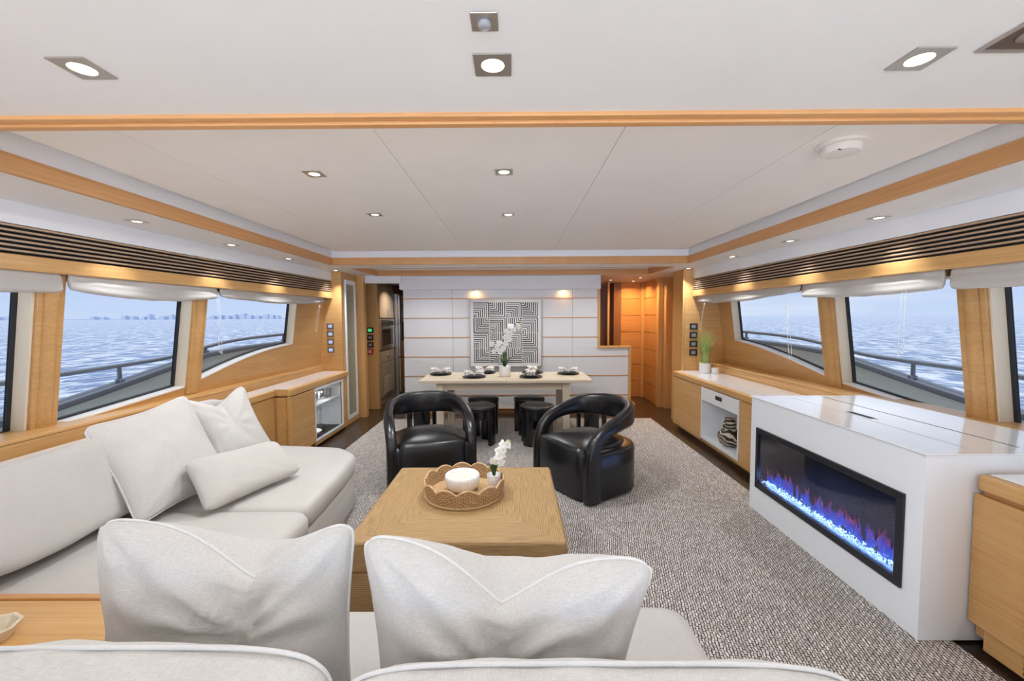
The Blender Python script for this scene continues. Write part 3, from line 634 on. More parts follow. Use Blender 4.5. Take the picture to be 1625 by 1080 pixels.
for x, lab in ((-1.3, 'unseen added downlight in the recess over the dining table, galley end'), (0.0, 'unseen added downlight in the recess over the middle of the dining table'), (1.3, 'unseen added downlight in the recess over the dining table, stairwell end')):
    d = copy_tree(dl0); d.location = (x, 5.75, ZS + 0.085); d['label'] = lab; d['group'] = 'square ceiling downlights'; lamp_light((x, 5.75, ZS + 0.07), 1.6, 0.05)  # unseen downlights added in the recess to lift the forward light
for i, x in enumerate((-0.59, 0.76)):
    d = thing('wall_washer_light', 'small warm light under the wall header, on the ' + ('galley side of the artwork' if i == 0 else 'stairwell side of the artwork'), 'wall light', (x, 6.475, 1.925), group='warm lights above the artwork')
    MB().lathe([(0.02, 0.0), (0.02, -0.008), (0.016, -0.01)], 20).build('bezel', m_nickel, d)
    MB().lathe([(0.014, -0.010), (0.001, -0.011)], 20).build('lens', m_lamp, d)
    lamp_light((x, 6.475, 1.91), 0.15, 0.03, (1.0, 0.55, 0.18), PI)
for x, y, lab in ((2.12, 7.55, 'small warm ceiling light at the end of the wooden passage'), (1.66, 7.3, 'small warm ceiling light above the dark stairwell'), (2.05, 6.9, 'small warm ceiling light at the mouth of the wooden passage')):
    d = thing('passage_light', lab, 'ceiling light', (x, y, ZS), group='warm lights in the passage')
    MB().lathe([(0.03, 0.0), (0.03, -0.004), (0.02, -0.005)], 20).build('bezel', m_nickel, d)
    MB().lathe([(0.02, -0.005), (0.001, -0.006)], 20).build('lens', m_lamp, d)
    lamp_light((x, y, ZS - 0.014), 0.6 if x < 1.8 else 2.0, 0.04, (1.0, 0.66, 0.30), 2.6)
lamp_light((-1.95, 7.5, ZS - 0.02), 2.2, 0.1, (1.0, 0.85, 0.66))
# sensor, open speaker recess, smoke detector
t = thing('ceiling_sensor', 'small unlit square ceiling sensor with a grey round eye', 'sensor', (-0.06, 0.935, ZS))
box('plate', m_nickel, (-0.029, 0.029, -0.029, 0.029, -0.004, 0.0), t); MB().lathe([(0.016, -0.004), (0.014, -0.012), (0.006, -0.016), (0.001, -0.016)], 24).build('eye', M('grey_sensor_eye', (0.3, 0.3, 0.31), 0.3), t, smooth=True)
t = thing('open_ceiling_fitting', 'unlit square ceiling fitting with a dark bronze recess, cut by the frame', 'ceiling fitting', (1.17, 0.99, ZS))
b = MB(); b.box(-0.065, 0.065, -0.065, -0.055, -0.004, 0); b.box(-0.065, 0.065, 0.055, 0.065, -0.004, 0); b.box(-0.065, -0.055, -0.055, 0.055, -0.004, 0); b.box(0.055, 0.065, -0.055, 0.055, -0.004, 0)
b.build('rim', m_nickel, t); box('recess', M('bronze_recess', (0.13, 0.09, 0.07), 0.4, metal=0.5), (-0.055, 0.055, -0.055, 0.055, -0.001, 0.0), t, bevel=0)
MB().lathe([(0.03, -0.001), (0.026, -0.006), (0.001, -0.007)], 24).build('lens', M('unlit_lens', (0.25, 0.2, 0.17), 0.2), t, smooth=True)
t = thing('smoke_detector', 'round white smoke detector on the raised ceiling', 'smoke detector', (1.48, 1.96, ZT))
MB().lathe([(0.095, 0.0), (0.095, -0.012), (0.088, -0.016), (0.001, -0.016)], 40).build('base', m_plastic, t, smooth=False, bevel=0.002)
MB().lathe([(0.078, -0.016), (0.078, -0.036), (0.07, -0.046), (0.03, -0.050), (0.001, -0.050)], 40, f=lambda a, r, z: 1 + (0.012 * math.sin(10 * a) if r > .06 else 0)).build('dome', m_plastic, t, bevel=0.002)
MB().box(-0.05, -0.035, -0.055, -0.05, -0.048, -0.044).build('indicator', m_dark, t)

# ------------------------------------------------------------------ ledges and consoles
def rail(name, mat, x_a, x_b, y0, y1, z0, z1, bevel=0.004, parent=None):
    """box whose two long faces may taper: x_a(y), x_b(y)"""
    return MB().hexa([(x_a(y0), y0, z0), (x_b(y0), y0, z0), (x_b(y0), y0, z1), (x_a(y0), y0, z1)], [(x_a(y1), y1, z0), (x_b(y1), y1, z0), (x_b(y1), y1, z1), (x_a(y1), y1, z1)]).build(name, mat, parent, bevel=bevel)
led_l = lambda y: -(2.735 - 0.02 * y)
struct(rail('trim_22', m_wood_y, led_l, lambda y: -2.98, -1.2, 5.76, 0.835, 0.857))
struct(rail('trim_23', m_wood_y, lambda y: led_l(y) - 0.008, lambda y: -2.98, -1.2, 5.76, 0.70, 0.834))
struct(rail('trim_24', m_wood_y, lambda y: 2.70, lambda y: 2.98, -1.2, 5.76, 0.842, 0.864))
struct(rail('trim_25', m_wood_y, lambda y: 2.708, lambda y: 2.98, -1.2, 5.76, 0.70, 0.841))

# left console: long, with a wider end that holds an open glass fronted cupboard
t = thing('console_cabinet', 'long wooden console with white top and open glassware cupboard, behind the sofa', 'cabinet', (-2.5, 2.5, 0))
def lx(x): return x + 2.5
def lyy(y): return y - 2.5
box('body', m_wood_y, (lx(-2.64), lx(-2.45), lyy(0.4), lyy(4.25), 0, 0.70), t)
box('edge_band', m_wood_y, (lx(-2.64), lx(-2.43), lyy(0.4), lyy(4.25), 0.705, 0.775), t, bevel=0.012)
b = MB(); b.prism([(lx(-2.63), lyy(4.26)), (lx(-2.42), lyy(4.26)), (lx(-2.30), lyy(4.26)), (lx(-2.28), lyy(4.30)), (lx(-2.28), lyy(5.755)), (lx(-2.63), lyy(5.755))], 0.70, 0.775)
b.build('edge_band', m_wood_y, t, bevel=0.012)
b = MB(); b.box(lx(-2.615), lx(-2.45), lyy(0.4), lyy(4.26), 0.775, 0.778); b.box(lx(-2.615), lx(-2.33), lyy(4.26), lyy(5.70), 0.775, 0.778); b.build('white_top', m_top, t)
b = MB(); b.box(lx(-2.63), lx(-2.31), lyy(4.27), lyy(4.80), 0.06, 0.69); b.box(lx(-2.63), lx(-2.60), lyy(4.80), lyy(5.75), 0.06, 0.69)
b.box(lx(-2.63), lx(-2.30), lyy(4.80), lyy(5.75), 0.025, 0.07); b.box(lx(-2.63), lx(-2.30), lyy(5.60), lyy(5.75), 0.07, 0.69); b.build('body', m_wood_y, t)
box('door', m_wood_y, (lx(-2.308), lx(-2.288), lyy(4.30), lyy(4.785), 0.07, 0.692), t)
box('corner_post', m_wood_z, (lx(-2.33), lx(-2.285), lyy(4.255), lyy(4.295), 0.03, 0.698), t, bevel=0.01)
b = MB(); b.box(lx(-2.31), lx(-2.292), lyy(4.80), lyy(5.60), 0.665, 0.69); b.box(lx(-2.31), lx(-2.292), lyy(4.80), lyy(5.60), 0.07, 0.095); b.box(lx(-2.31), lx(-2.292), lyy(4.80), lyy(4.815), 0.095, 0.665); b.box(lx(-2.31), lx(-2.292), lyy(5.575), lyy(5.60), 0.095, 0.665)
b.build('glass_door_frame', m_white, t, bevel=0.002)
box('glass_pane', m_pane, (lx(-2.303), lx(-2.299), lyy(4.815), lyy(5.575), 0.095, 0.665), t, bevel=0)
b = MB(); b.box(lx(-2.598), lx(-2.594), lyy(4.80), lyy(5.60), 0.07, 0.69); b.box(lx(-2.59), lx(-2.33), lyy(5.590), lyy(5.598), 0.075, 0.685); b.box(lx(-2.59), lx(-2.33), lyy(4.802), lyy(4.808), 0.075, 0.685); b.build('white_lining', m_white, t)
box('shelf', m_white, (lx(-2.594), lx(-2.33), lyy(4.81), lyy(5.588), 0.455, 0.475), t)
box('plinth', m_wood_y, (lx(-2.63), lx(-2.36), lyy(4.35), lyy(5.74), 0.0, 0.06), t)
box('cupboard_floor', m_dark, (lx(-2.594), lx(-2.33), lyy(4.81), lyy(5.588), 0.07, 0.078), t)
cl_ = lamp_light((-2.44, 5.2, 0.655), 0.28, 0.06, spread=PI); lamp_light((-2.42, 5.1, 0.44), 0.22, 0.06, spread=PI)  # two lamps without fixtures, added to brighten the cupboard inside
gl = None
k = 0
for r in range(2):
    for i in range(7):
        y = 4.90 + i * 0.095; x = -2.52 + r * 0.09
        if gl is None:
            gl = MB().lathe([(0.026, 0.0), (0.031, 0.11), (0.029, 0.11), (0.0245, 0.008), (0.001, 0.006)], 18).build('drinking_glass', m_glassw, smooth=True); g = gl
        else:
            g = gl.copy(); COL.objects.link(g)
        g.location = (x, y, 0.476); tag(g, 'clear drinking glass among the glassware on the white cupboard shelf', 'glass', 'drinking glasses in the cupboard')
tag(MB().lathe([(0.03, 0), (0.05, 0.004), (0.13, 0.07), (0.125, 0.075), (0.045, 0.012), (0.001, 0.01)], 28).build('serving_bowl', m_ceramic, smooth=True, loc=(-2.45, 4.98, 0.0785)), 'wide pale bowl on the floor of the glass fronted cupboard', 'bowl')
tag(MB().lathe([(0.04, 0), (0.06, 0.02), (0.075, 0.075), (0.07, 0.08), (0.05, 0.02), (0.001, 0.015)], 28).build('dark_bowl', m_plate, smooth=True, loc=(-2.45, 5.23, 0.0785)), 'dark round bowl beside the pale bowl in the glass fronted cupboard', 'bowl')

# tall frosted cabinet in the left bulkhead
t = thing('tall_display_cabinet', 'tall narrow cabinet with white framed frosted olive glass door', 'cabinet', (-2.35, 6.03, 0))
b = MB(); b.box(0, 0.022, -0.17, 0.20, 0.07, 0.12); b.box(0, 0.022, -0.17, 0.20, 1.97, 2.03); b.box(0, 0.022, -0.17, -0.145, 0.12, 1.97); b.box(0, 0.022, 0.145, 0.20, 0.12, 1.97)
b.build('door_frame', m_white, t, bevel=0.002); box('glass_pane', m_olive, (0.004, 0.012, -0.145, 0.145, 0.12, 1.97), t, bevel=0)
box('plinth', m_wood_y, (0, 0.015, -0.18, 0.24, 0.0, 0.065), t)

# switches
def switches(label, x, y, z0, n, screen=True, size=0.075, mats=None, facing='y'):
    for i in range(n):
        z = z0 - i * (size + 0.033)
        t = thing('switch_panel', label[i] if isinstance(label, list) else label, 'switch', (x, y, z), group=None)
        t['group'] = 'wall switches'
        box('plate', mats[0] if mats else M('grey_switch_plate', (0.12, 0.13, 0.17), 0.4), (-size * .62, size * .62, -0.008, 0, -size / 2, size / 2), t)
        box('button', mats[1] if mats else m_screen, (-size * .34, size * .34, -0.011, -0.008, -size * .27, size * .27), t, bevel=0)
OR = ['topmost', 'second from the top', 'third from the top', 'lowest']
switches(['grey switch plate near the sofa windows, %s of four' % o for o in OR], -2.51, 5.757, 1.39, 4)
mk = (m_black, M('dim_grey_screen', (0.3, 0.33, 0.38), 0.3))
switches(['black switch plate behind the grass plant, %s of four' % o for o in OR], 2.44, 5.757, 1.36, 4, size=0.085, mats=mk)
switches(['black control panel with green display beside the galley, topmost of the column'], -2.345, 6.857, 1.30, 1, mats=(m_black, m_led), size=0.09)
switches(['black control panel with grey screen beside the galley, above its twin', 'black control panel with grey screen beside the galley, just above the red box'], -2.345, 6.857, 1.18, 2, mats=mk, size=0.085)
t = thing('fire_call_point', 'small red fire call point with white square on the galley wall', 'alarm', (-2.345, 6.857, 0.955)); box('housing', m_red, (-0.05, 0.05, -0.03, 0, -0.045, 0.045), t)
box('press_plate', m_plastic, (-0.022, 0.022, -0.033, -0.03, -0.022, 0.022), t); box('dot', m_red, (-0.009, 0.009, -0.035, -0.033, -0.009, 0.009), t)

# galley: oven column and refrigerator
t = thing('oven_cabinet', 'tall taupe galley cabinet with a built in steel oven', 'cabinet', (-2.4, 7.6, 0))
box('body', m_taupe, (-0.09, 0.10, -0.42, 0.42, 0.0, 2.1), t)
for (a, c) in ((-0.41, -0.005), (0.005, 0.41)):
    d = box('upper_door', m_taupe, (0.10, 0.115, a, c, 1.50, 2.05), t); yy = -0.04 if a < 0 else 0.04
    MB().tube([(0.13, yy, 1.55), (0.13, yy, 1.66)], 0.005, 8).build('handle', m_steel, d)
o = box('oven', m_steel, (0.10, 0.125, -0.40, 0.40, 0.95, 1.47), t); box('oven_window', M('dark_oven_glass', (0.03, 0.025, 0.02), 0.1), (0.125, 0.128, -0.30, 0.30, 1.02, 1.30), o)
box('control_strip', m_dark, (0.125, 0.128, -0.36, 0.36, 1.36, 1.44), o); MB().tube([(0.15, -0.32, 1.32), (0.15, 0.32, 1.32)], 0.008, 8).build('handle', m_steel, o)
d = box('drawer', m_taupe, (0.10, 0.115, -0.41, 0.41, 0.72, 0.92), t); MB().lathe([(0.04, 0), (0.035, 0.01), (0.001, 0.012)], 20).build('emblem', m_steel, d, loc=(0.115, 0, 0.82), rot=(0, PI / 2, 0))
d = box('lower_door', m_taupe, (0.10, 0.115, -0.41, 0.41, 0.12, 0.71), t); box('vent_panel', M('pale_vent_panel', (0.55, 0.46, 0.36), 0.4), (0.115, 0.12, -0.25, 0.25, 0.16, 0.46), d)
t = thing('refrigerator', 'tall stainless steel refrigerator with bar handles in the galley', 'refrigerator', (-2.35, 8.55, 0))
box('body', m_steel, (-0.13, 0.13, -0.5, 0.5, 0.0, 1.95), t)
for a, c, h in ((-0.49, -0.01, -0.06), (0.01, 0.49, 0.06)):
    d = box('door', m_steel, (0.13, 0.17, a, c, 0.75, 1.93), t, bevel=0.01); MB().tube(crom([(0.18, h, 0.85), (0.22, h, 0.9), (0.22, h, 1.7), (0.18, h, 1.75)], 4), 0.011, 8).build('handle', m_chrome, d, smooth=True)
d = box('freezer_drawer', m_steel, (0.13, 0.17, -0.49, 0.49, 0.08, 0.73), t, bevel=0.01)
box('dispenser', m_dark, (0.17, 0.173, -0.38, -0.18, 1.05, 1.42), t)

# right console
t = thing('sideboard', 'wooden sideboard with white top and open white niche, under the grass plant', 'cabinet', (2.4, 4.5, 0))
X0 = 2.17 - 2.4
def yy_(y): return y - 4.5
box('edge_band', m_wood_y, (X0, 0.295, yy_(3.27), yy_(5.755), 0.69, 0.758), t, bevel=0.012)
b = MB().prism([(X0 + 0.045, yy_(3.27)), (0.295, yy_(3.27)), (0.295, yy_(5.74)), (X0 + 0.09, yy_(5.74)), (X0 + 0.045, yy_(5.70))], 0.758, 0.762); b.build('white_top', m_top, t)
b = MB(); b.box(X0 + 0.02, 0.29, yy_(4.87), yy_(5.75), 0.05, 0.688); b.box(X0 + 0.02, 0.29, yy_(3.28), yy_(4.06), 0.05, 0.688); b.box(0.24, 0.29, yy_(4.06), yy_(4.87), 0.05, 0.688); b.box(X0 + 0.02, 0.24, yy_(4.06), yy_(4.87), 0.05, 0.085)
b.build('body', m_wood_y, t)
box('door', m_wood_y, (X0 + 0.002, X0 + 0.02, yy_(4.885), yy_(5.74), 0.055, 0.682), t); box('door', m_wood_y, (X0 + 0.002, X0 + 0.02, yy_(3.29), yy_(4.045), 0.055, 0.682), t)
d = box('drawer', m_white, (X0, X0 + 0.25, yy_(4.075), yy_(4.86), 0.535, 0.684), t); box('socket', m_black, (X0 - 0.003, X0, yy_(4.39), yy_(4.53), 0.60, 0.645), d)
b = MB(); b.box(X0 + 0.002, 0.24, yy_(4.055), yy_(4.075), 0.085, 0.69); b.box(X0 + 0.002, 0.24, yy_(4.86), yy_(4.88), 0.085, 0.69); b.box(X0 + 0.002, 0.24, yy_(4.075), yy_(4.86), 0.086, 0.115); b.box(0.225, 0.238, yy_(4.075), yy_(4.86), 0.115, 0.534)
b.build('niche', m_white, t)
box('plinth', m_wood_y, (X0 + 0.07, 0.27, yy_(3.3), yy_(5.74), 0.0, 0.05), t)
t = thing('painted_vase', 'black and cream painted pottery vase in the white niche', 'vase', (2.30, 4.46, 0.116))
MB().lathe([(0.05, 0), (0.10, 0.03), (0.125, 0.09), (0.12, 0.13), (0.075, 0.175), (0.05, 0.185)], 36).build('body', m_pot, t, smooth=True)
MB().lathe([(0.048, 0.183), (0.058, 0.2), (0.06, 0.26), (0.045, 0.275), (0.055, 0.30), (0.047, 0.30), (0.03, 0.27)], 36).build('neck', m_pot, t, smooth=True)
MB().tube([(-0.045, -0.03, 0.29), (-0.085, -0.05, 0.27), (-0.10, -0.06, 0.22), (-0.09, -0.05, 0.17)], 0.009, 8).build('handle', m_pot, t, smooth=True)

# plant with two white pots
t = thing('grass_plant', 'tall green ornamental grass in a white pot on the sideboard', 'plant', (2.49, 5.50, 0.763))
MB().lathe([(0.064, 0), (0.07, 0.005), (0.073, 0.13), (0.067, 0.13), (0.062, 0.12), (0.001, 0.12)], 32).build('pot', m_ceramic, t, smooth=False, bevel=0.003)
b = MB(); rr = random.Random(5)
for i in range(260):
    a = rr.uniform(0, 2 * PI); r0 = 0.055 * math.sqrt(rr.random()); L = rr.uniform(0.30, 0.50); ln = rr.uniform(0.0, 0.10) + r0 * 0.6; wd = 0.0032
    dx, dy = math.cos(a), math.sin(a); p = []
    for k in range(5):
        u = k / 4; p.append(Vector((r0 * dx + dx * ln * u * u, r0 * dy + dy * ln * u * u, 0.12 + L * u * (1 - 0.06 * u))))
    side_ = Vector((-dy, dx, 0))
    for k in range(4):
        w0, w1 = wd * (1 - k / 4.2), wd * (1 - (k + 1) / 4.2); b.face([p[k] - side_ * w0, p[k] + side_ * w0, p[k + 1] + side_ * w1, p[k + 1] - side_ * w1])
b.build('blades', m_blade, t)
b = MB()
for dx, dy, h in ((0.16, -0.02, 0.36), (0.13, 0.03, 0.28), (-0.08, 0, 0.5)):
    b.tube(crom([(0.02, 0, 0.12), (dx * 0.35, dy, 0.12 + h * 0.5), (dx, dy, 0.12 + h)], 5), 0.002, 5)
b.build('dry_stalk', m_blade2, t)
tag(MB().lathe([(0.038, 0), (0.04, 0.003), (0.042, 0.075), (0.037, 0.075), (0.035, 0.06), (0.001, 0.06)], 28).build('small_white_pot', m_ceramic, loc=(2.575, 5.40, 0.763), bevel=0.002), 'small empty white pot beside the grass plant', 'pot')

# ------------------------------------------------------------------ fireplace
t = thing('electric_fireplace', 'white box fireplace with blue flames and a black frame, by the windows', 'fireplace', (1.84, 2.55, 0.013))
def fy(y): return y - 2.55
Y0, Y1, Z0, Z1 = fy(1.955), fy(3.165), 0.19, 0.645
b = MB()
b.box(0.0, 0.85, fy(1.865), fy(3.25), 0.0, Z0); b.box(0.0, 0.85, fy(1.865), fy(3.25), Z1, 0.862)
b.box(0.0, 0.85, fy(1.865), Y0, Z0, Z1); b.box(0.0, 0.85, Y1, fy(3.25), Z0, Z1); b.box(0.19, 0.85, Y0, Y1, Z0, Z1)
b.build('surround', m_white, t)
f = MB(); fw = 0.036
f.box(-0.012, 0.02, Y0 - .002, Y1 + .002, Z1 - fw, Z1 + .002); f.box(-0.012, 0.02, Y0 - .002, Y1 + .002, Z0 - .002, Z0 + fw * 1.1); f.box(-0.012, 0.02, Y0 - .002, Y0 + fw, Z0 + fw, Z1 - fw); f.box(-0.012, 0.02, Y1 - fw * .6, Y1 + .002, Z0 + fw, Z1 - fw)
fr = f.build('frame', m_black, t, bevel=0.003)
MB().box(0.0, 0.003, Y0 + fw, Y1 - fw * .6, Z0 + fw * 1.1, Z1 - fw).build('glass', m_firepane, t)
b = MB(); b.box(0.178, 0.188, Y0 + .001, Y1 - .001, Z0 + .001, Z1 - .001); b.box(0.021, 0.178, Y0 + .001, Y0 + .006, Z0 + .001, Z1 - .001); b.box(0.021, 0.178, Y1 - .006, Y1 - .001, Z0 + .001, Z1 - .001); b.box(0.021, 0.178, Y0, Y1, Z0 + .001, Z0 + 0.03); b.box(0.021, 0.178, Y0, Y1, Z1 - .01, Z1 - .001)
b.build('firebox', M('dark_firebox', (0.035, 0.035, 0.045), 0.45), t)
m_crys = M('glass_crystals', (0.80, 0.88, 1.0), 0.15, emit=(0.35, 0.55, 1.0), es=1.0)
b = MB(); rr = random.Random(11)
for i in range(1100):
    y = rr.uniform(Y0 + 0.03, Y1 - 0.02); x = 0.022 + abs(rr.gauss(0, 0.022)); r = rr.uniform(0.004, 0.010); z = Z0 + 0.036 + rr.uniform(0, 0.022) + x * 0.1
    if x > 0.15: continue
    q = [Vector((rr.uniform(-1, 1), rr.uniform(-1, 1), rr.uniform(-1, 1))).normalized() * r for _ in range(4)]
    c = Vector((x, y, z)); v = [b.bm.verts.new(c + w_) for w_ in q]
    for tri in ((0, 1, 2), (0, 2, 3), (0, 3, 1), (1, 3, 2)): b.bm.faces.new([v[k] for k in tri])
o = b.build('crystals', m_crys, t); o['kind'] = 'stuff'
# flames: twisted tapering tongues, hot colour by height above the bed
m_fl = bpy.data.materials.new('blue_flame'); m_fl.use_nodes = True; nt = m_fl.node_tree; nt.nodes.clear()
tc = N(nt, 'ShaderNodeTexCoord'); sp = N(nt, 'ShaderNodeSeparateXYZ'); nt.links.new(tc.outputs['Object'], sp.inputs[0])
nz = N(nt, 'ShaderNodeTexNoise', i_Scale=14.0, i_Detail=2.0); nt.links.new(tc.outputs['Object'], nz.inputs['Vector'])
hr = N(nt, 'ShaderNodeMapRange', i_1=Z0 + 0.03, i_2=Z0 + 0.17); nt.links.new(sp.outputs[2], hr.inputs[0])
r = N(nt, 'ShaderNodeValToRGB'); r.color_ramp.elements[0].color = (0.06, 0.20, 1.0, 1); r.color_ramp.elements[1].color = (0.35, 0.05, 0.18, 1)
e = r.color_ramp.elements.new(0.45); e.color = (0.05, 0.08, 0.95, 1); e = r.color_ramp.elements.new(0.75); e.color = (0.75, 0.14, 0.22, 1); nt.links.new(hr.outputs[0], r.inputs[0])
em = N(nt, 'ShaderNodeEmission', i_Strength=1.0); nt.links.new(r.outputs[0], em.inputs[0])
st = N(nt, 'ShaderNodeMapRange', i_1=0.0, i_2=1.0, i_3=1.5, i_4=0.3); nt.links.new(hr.outputs[0], st.inputs[0]); nt.links.new(st.outputs[0], em.inputs['Strength'])
tr = N(nt, 'ShaderNodeBsdfTransparent'); fa = N(nt, 'ShaderNodeMapRange', i_1=0.0, i_2=1.0, i_3=0.62, i_4=0.10); nt.links.new(hr.outputs[0], fa.inputs[0])
ms = N(nt, 'ShaderNodeMixShader'); nt.links.new(fa.outputs[0], ms.inputs[0]); nt.links.new(tr.outputs[0], ms.inputs[1]); nt.links.new(em.outputs[0], ms.inputs[2])
o = N(nt, 'ShaderNodeOutputMaterial'); nt.links.new(ms.outputs[0], o.inputs[0])
b = MB()
for i in range(190):
    y = rr.uniform(Y0 + 0.03, Y1 - 0.03); x = rr.uniform(0.05, 0.15); h = rr.uniform(0.03, 0.09) if i % 7 else rr.uniform(0.09, 0.15); r0 = rr.uniform(0.004, 0.009)
    ph = rr.uniform(0, 6); rings = []
    for k in range(7):
        u = k / 6; rad = r0 * (math.sin(PI * (0.18 + 0.80 * u)) ** 1.0) + 0.0006; cy = y + 0.012 * math.sin(ph + u * 4) * u
        rings.append([(x + rad * math.cos(a), cy + rad * math.sin(a), Z0 + 0.045 + h * u) for a in [2 * PI * q / 8 for q in range(8)]])
    b.loft(rings)
o = b.build('flames', m_fl, t, smooth=True); o['kind'] = 'stuff'
# lid on top with seams and a finger pull
b = MB(); b.box(-0.012, 0.86, fy(1.855), fy(3.255), 0.862, 0.869); b.build('top', m_top, t, bevel=0.002)
b = MB(); b.box(0.255, 0.259, fy(1.93), fy(3.22), 0.8688, 0.8696); b.build('lid_seam', M('grey_seam', (0.35, 0.35, 0.36), 0.5), t)
b = MB(); b.box(0.505, 0.513, fy(1.95), fy(3.21), 0.8688, 0.8698); b.build('lid_slot', m_dark, t)
b = MB(); b.box(0.285, 0.33, fy(2.50), fy(2.70), 0.8688, 0.8705); b.build('finger_pull', m_steel, t); b = MB(); b.box(0.292, 0.323, fy(2.51), fy(2.69), 0.870, 0.8715); b.build('pull_slot', m_dark, t)
l = bpy.data.lights.new('flame_glow', 'AREA'); l.shape = 'RECTANGLE'; l.size = 0.05; l.size_y = 1.1; l.energy = 5.0; l.color = (0.2, 0.4, 1.0)
o = bpy.data.objects.new('flame_glow', l); COL.objects.link(o); o.location = (1.90, 2.56, 0.26); o.rotation_euler = (0, -PI / 2 * 0.75, 0)
o.rotation_euler = (0, PI / 2 * 1.0, 0)

# near cabinets at the right
t = thing('storage_cabinet', 'wooden cabinet with white top and slotted plinth, near the side of the fireplace', 'cabinet', (2.4, 1.2, 0))
box('edge_band', m_wood_y, (-0.35, 0.295, -1.0, 0.645, 0.725, 0.795), t, bevel=0.01); box('white_top', m_top, (-0.31, 0.295, -1.0, 0.63, 0.795, 0.80), t)
box('groove', m_wood_trim, (-0.325, 0.29, -1.0, 0.64, 0.705, 0.725), t); box('door', m_wood_y, (-0.35, -0.32, -0.1, 0.655, 0.12, 0.705), t); box('body', m_wood_y, (-0.32, 0.29, -1.0, 0.645, 0.06, 0.704), t)
box('plinth', m_wood_y, (-0.30, 0.27, -1.0, 0.62, 0.0, 0.06), t); box('plinth_board', m_wood_y, (-0.335, -0.30, -0.3, 0.60, 0.02, 0.115), t)
b = MB()
for k in range(3): b.box(-0.3365, -0.33, 0.28, 0.45, 0.035 + k * 0.022, 0.047 + k * 0.022)
b.build('vent_slot', m_dark, t)
t = thing('end_cabinet', 'projecting wooden cabinet with rounded pale edge, cut by the frame near the camera', 'cabinet', (2.0, 1.25, 0.0125))
box('body', m_wood_z, (-0.150, 0.05, -0.6, 0.21, 0.0, 0.68), t, bevel=0.015); box('rail_cap', m_white, (-0.155, 0.05, -0.6, 0.215, 0.68, 0.688), t, bevel=0.004)
box('top', m_wood_y, (-0.155, 0.05, -0.6, 0.215, 0.70, 0.765), t, bevel=0.02); box('top_edge', m_white, (-0.13, 0.05, -0.6, 0.19, 0.765, 0.769), t, bevel=0.002)

# ------------------------------------------------------------------ rug
b = MB(); b.box(-1.93, 2.0, -0.6, 6.14, 0.001, 0.011)
o = b.build('tweed_rug', m_rug, bevel=0.003); tag(o, 'large cream and brown tweed rug covering the saloon floor', 'rug')

# ------------------------------------------------------------------ coffee table with its tray
t = thing('coffee_table', 'square coffee table wrapped in golden woven rope', 'coffee table', (-0.285, 2.49, 0.012))
o = MB().box(-0.54, 0.54, -0.515, 0.515, 0.25, 0.408).build('top', m_rope, t, bevel=0.022, bseg=4)
MB().box(-0.532, 0.532, -0.507, 0.507, 0.0, 0.25).build('base', m_rope, t, bevel=0.015)
TZ = 0.42
t = thing('wicker_tray', 'round wicker tray with scalloped rim on the coffee table', 'tray', (-0.31, 2.54, TZ + 0.001))
b = MB(); seg = 168; H_ = lambda a: 0.075 + 0.030 * abs(math.sin(a * 6.0 + 0.4)) ** 0.7
uvl = b.bm.loops.layers.uv.new('UVMap')
def wring(r0, r1, nz_=6):
    R = []
    for k in range(nz_ + 1):
        u = k / nz_; R.append([b.bm.verts.new(((r0 + (r1 - r0) * u) * math.cos(2 * PI * i / seg), (r0 + (r1 - r0) * u) * math.sin(2 * PI * i / seg), H_(2 * PI * i / seg) * u)) for i in range(seg)])
    for k in range(nz_):
        for i in range(seg):
            j = (i + 1) % seg; f = b.bm.faces.new((R[k][i], R[k][j], R[k + 1][j], R[k + 1][i]))
            for lp, (uu, vv) in zip(f.loops, ((i, k), (i + 1, k), (i + 1, k + 1), (i, k + 1))): lp[uvl].uv = (uu * 0.3, vv * 0.8)
    return R
Ra = wring(0.232, 0.246); Rb = wring(0.222, 0.236)
for i in range(seg): b.bm.faces.new((Ra[-1][i], Ra[-1][(i + 1) % seg], Rb[-1][(i + 1) % seg], Rb[-1][i]))
b.build('side', m_wicker, t)
b = MB(); b.tube([(0.2405 * math.cos(2 * PI * i / seg), 0.2405 * math.sin(2 * PI * i / seg), H_(2 * PI * i / seg) + 0.002) for i in range(seg)], 0.0065, 8, True)
b.build('rim', m_rattan, t, smooth=True)
b = MB(); b.tube([(0.236 * math.cos(2 * PI * i / 96), 0.236 * math.sin(2 * PI * i / 96), 0.006) for i in range(96)], 0.006, 8, True); b.build('foot_ring', m_rattan, t, smooth=True)
b = MB()
for k in range(14): b.tube([((0.012 + k * 0.0165) * math.cos(2 * PI * i / 64), (0.012 + k * 0.0165) * math.sin(2 * PI * i / 64), 0.010) for i in range(64)], 0.0088, 6, True)
b.build('woven_bottom', m_rattan, t, smooth=True)
t = thing('ribbed_bowl', 'white ribbed bowl candle filled with cream wax in the wicker tray', 'bowl', (-0.325, 2.56, TZ + 0.021))
rib = lambda a, r, z: 1 + 0.028 * abs(math.cos(a * 13)) * (1 if r > 0.05 else 0)
MB().lathe([(0.060, 0), (0.082, 0.006), (0.098, 0.03), (0.105, 0.055), (0.106, 0.078), (0.102, 0.092), (0.096, 0.097), (0.090, 0.094), (0.087, 0.082), (0.075, 0.02), (0.001, 0.018)], 208, f=rib).build('shell', m_ceramic, t, smooth=True)
MB().lathe([(0.090, 0.076), (0.001, 0.0765)], 48, cap=True).build('wax', m_wax, t)
